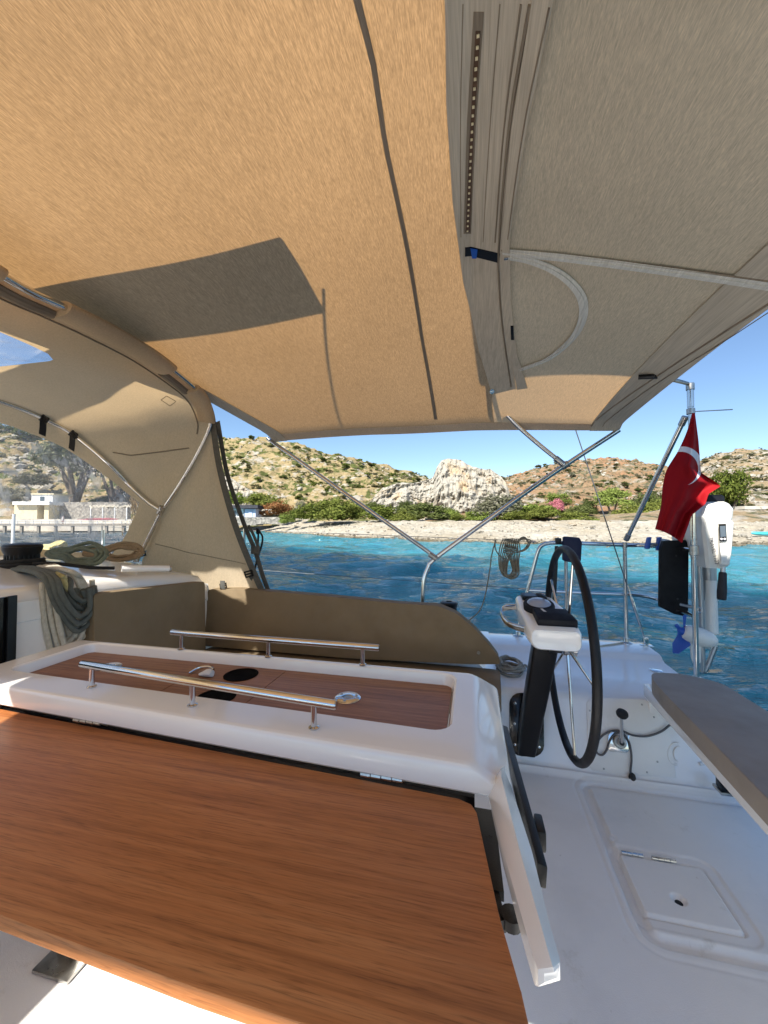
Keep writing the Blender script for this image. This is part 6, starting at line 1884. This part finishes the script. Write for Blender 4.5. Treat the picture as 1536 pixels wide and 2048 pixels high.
for k in range(4):
    pp_.append([at(112 + k * 4, 1146 + k * 2, z=zr), at(124 + k * 3, 1158 + k * 2, x=-1.47), at(134 + k * 2.5, 1176 + k * 3, x=-1.452), at(140 + k * 1.5, 1186, x=-1.452)])
loops('flaked_rope', 'rope_yellow', 'short pale yellow strands between the cream and the dark rope', 'rope', pp_, .0078)
# hank of green rope lying on the cabin top
def flat_hank(name, mat, label, c, L, Wd, n_, r, ang, z0, seed):
    rr = np.random.default_rng(seed); paths = []
    ca, sa = math.cos(ang), math.sin(ang)
    for k in range(n_):
        l = L * rr.uniform(.86, 1.0); w = Wd * rr.uniform(.35, 1.0); z = z0 + r + (k // 3) * r * 1.7
        f_ = (k + 1) / n_
        l = L * (.62 + .38 * f_); w = Wd * (.16 + .84 * f_); pts = []
        for a in np.linspace(0, 2 * PI, 14):
            x = l * math.cos(a); y = w * math.sin(a) * (1 if math.cos(a) > 0 else .55)
            x += rr.normal() * .004; y += rr.normal() * .004
            pts.append((c[0] + x * ca - y * .55 * sa, c[1] + x * sa + y * .55 * ca, max(z0 + r, z0 + Wd * .75 + y * .8 * (1 + .25 * math.cos(a)) + .004 * math.sin(a * 2 + k))))
        paths.append(pts)
    return loops(name, mat, label, 'rope', paths, r)
c_ = at(150, 1128, z=.905)
flat_hank('rope_hank', 'rope_green', 'olive green rope hank lying flat on the cabin top right of the winch', (c_[0], c_[1], 0), .22, .062, 4, .0085, -.15, .905, 3)
c_ = at(228, 1120, z=.905)
flat_hank('rope_hank', 'rope_brown', 'brown rope hank beside the foot of the sprayhood bow', (c_[0], c_[1], 0), .15, .060, 4, .0082, .3, .90, 5)
c_ = at(104, 1104, z=.92)
flat_hank('rope_hank', 'rope_yellow', 'small pale yellow rope hank behind the olive one by the vinyl window', (c_[0], c_[1], 0), .12, .055, 4, .0085, -.1, .90, 8)
a, q = at(243, 1137, z=.90), at(338, 1137, z=.885)
t = thing('boathook_pole', 'short white tube with dark end cap lying on the cabin edge', 'tube', q)
B().tube([a, q], .0145, 14).build('tube', 'gelcoat', t)
B().tube([q, q + (q - a) / np.linalg.norm(q - a) * .008], .0152, 14).build('end_cap', 'steel_dull', t)
# coil of grey line on the side deck by the pedestal
pp_ = []
c_ = at(1020, 1322, z=.36)
for k in range(9):
    rx, ry = rng.uniform(.045, .075), rng.uniform(.05, .10); z = .318 + .010 * (k // 2)
    pp_.append([(c_[0] + rng.normal() * .006 + rx * math.cos(a), c_[1] + ry * math.sin(a), z + .004 * math.sin(3 * a + k)) for a in np.linspace(0, 6.4, 13)])
pp_.append([(c_[0] + .04, c_[1] - .03, .33), at(1050, 1330, z=.325), at(1062, 1340, z=.322), at(1090, 1335, z=.322)])
loops('deck_rope_coil', 'rope_grey', 'small coil of grey line on the side deck beside the pedestal', 'rope', pp_, .0058)
# small deck fittings on the toe rail
tag(B().lathe([(.018, 0), (.018, .010), (.014, .016), (.001, .017)], at(1018, 1284, z=.318), n=16).build('deck_button', 'gelcoat'), 'small white button fitting on the side deck behind the pedestal', 'fitting')
pts = [at(1195, 1293, z=.347), at(1215, 1290, z=.349), at(1235, 1287, z=.349), at(1250, 1284, z=.349)]
tag(B().tube(smooth_path(pts, 5), .0045, 7).build('deck_line', 'rope_cream'), 'short pale line lying along the toe rail behind the wheel', 'line')

# haul everything out of the way of accidental names, then finish
bpy.context.view_layer.update()
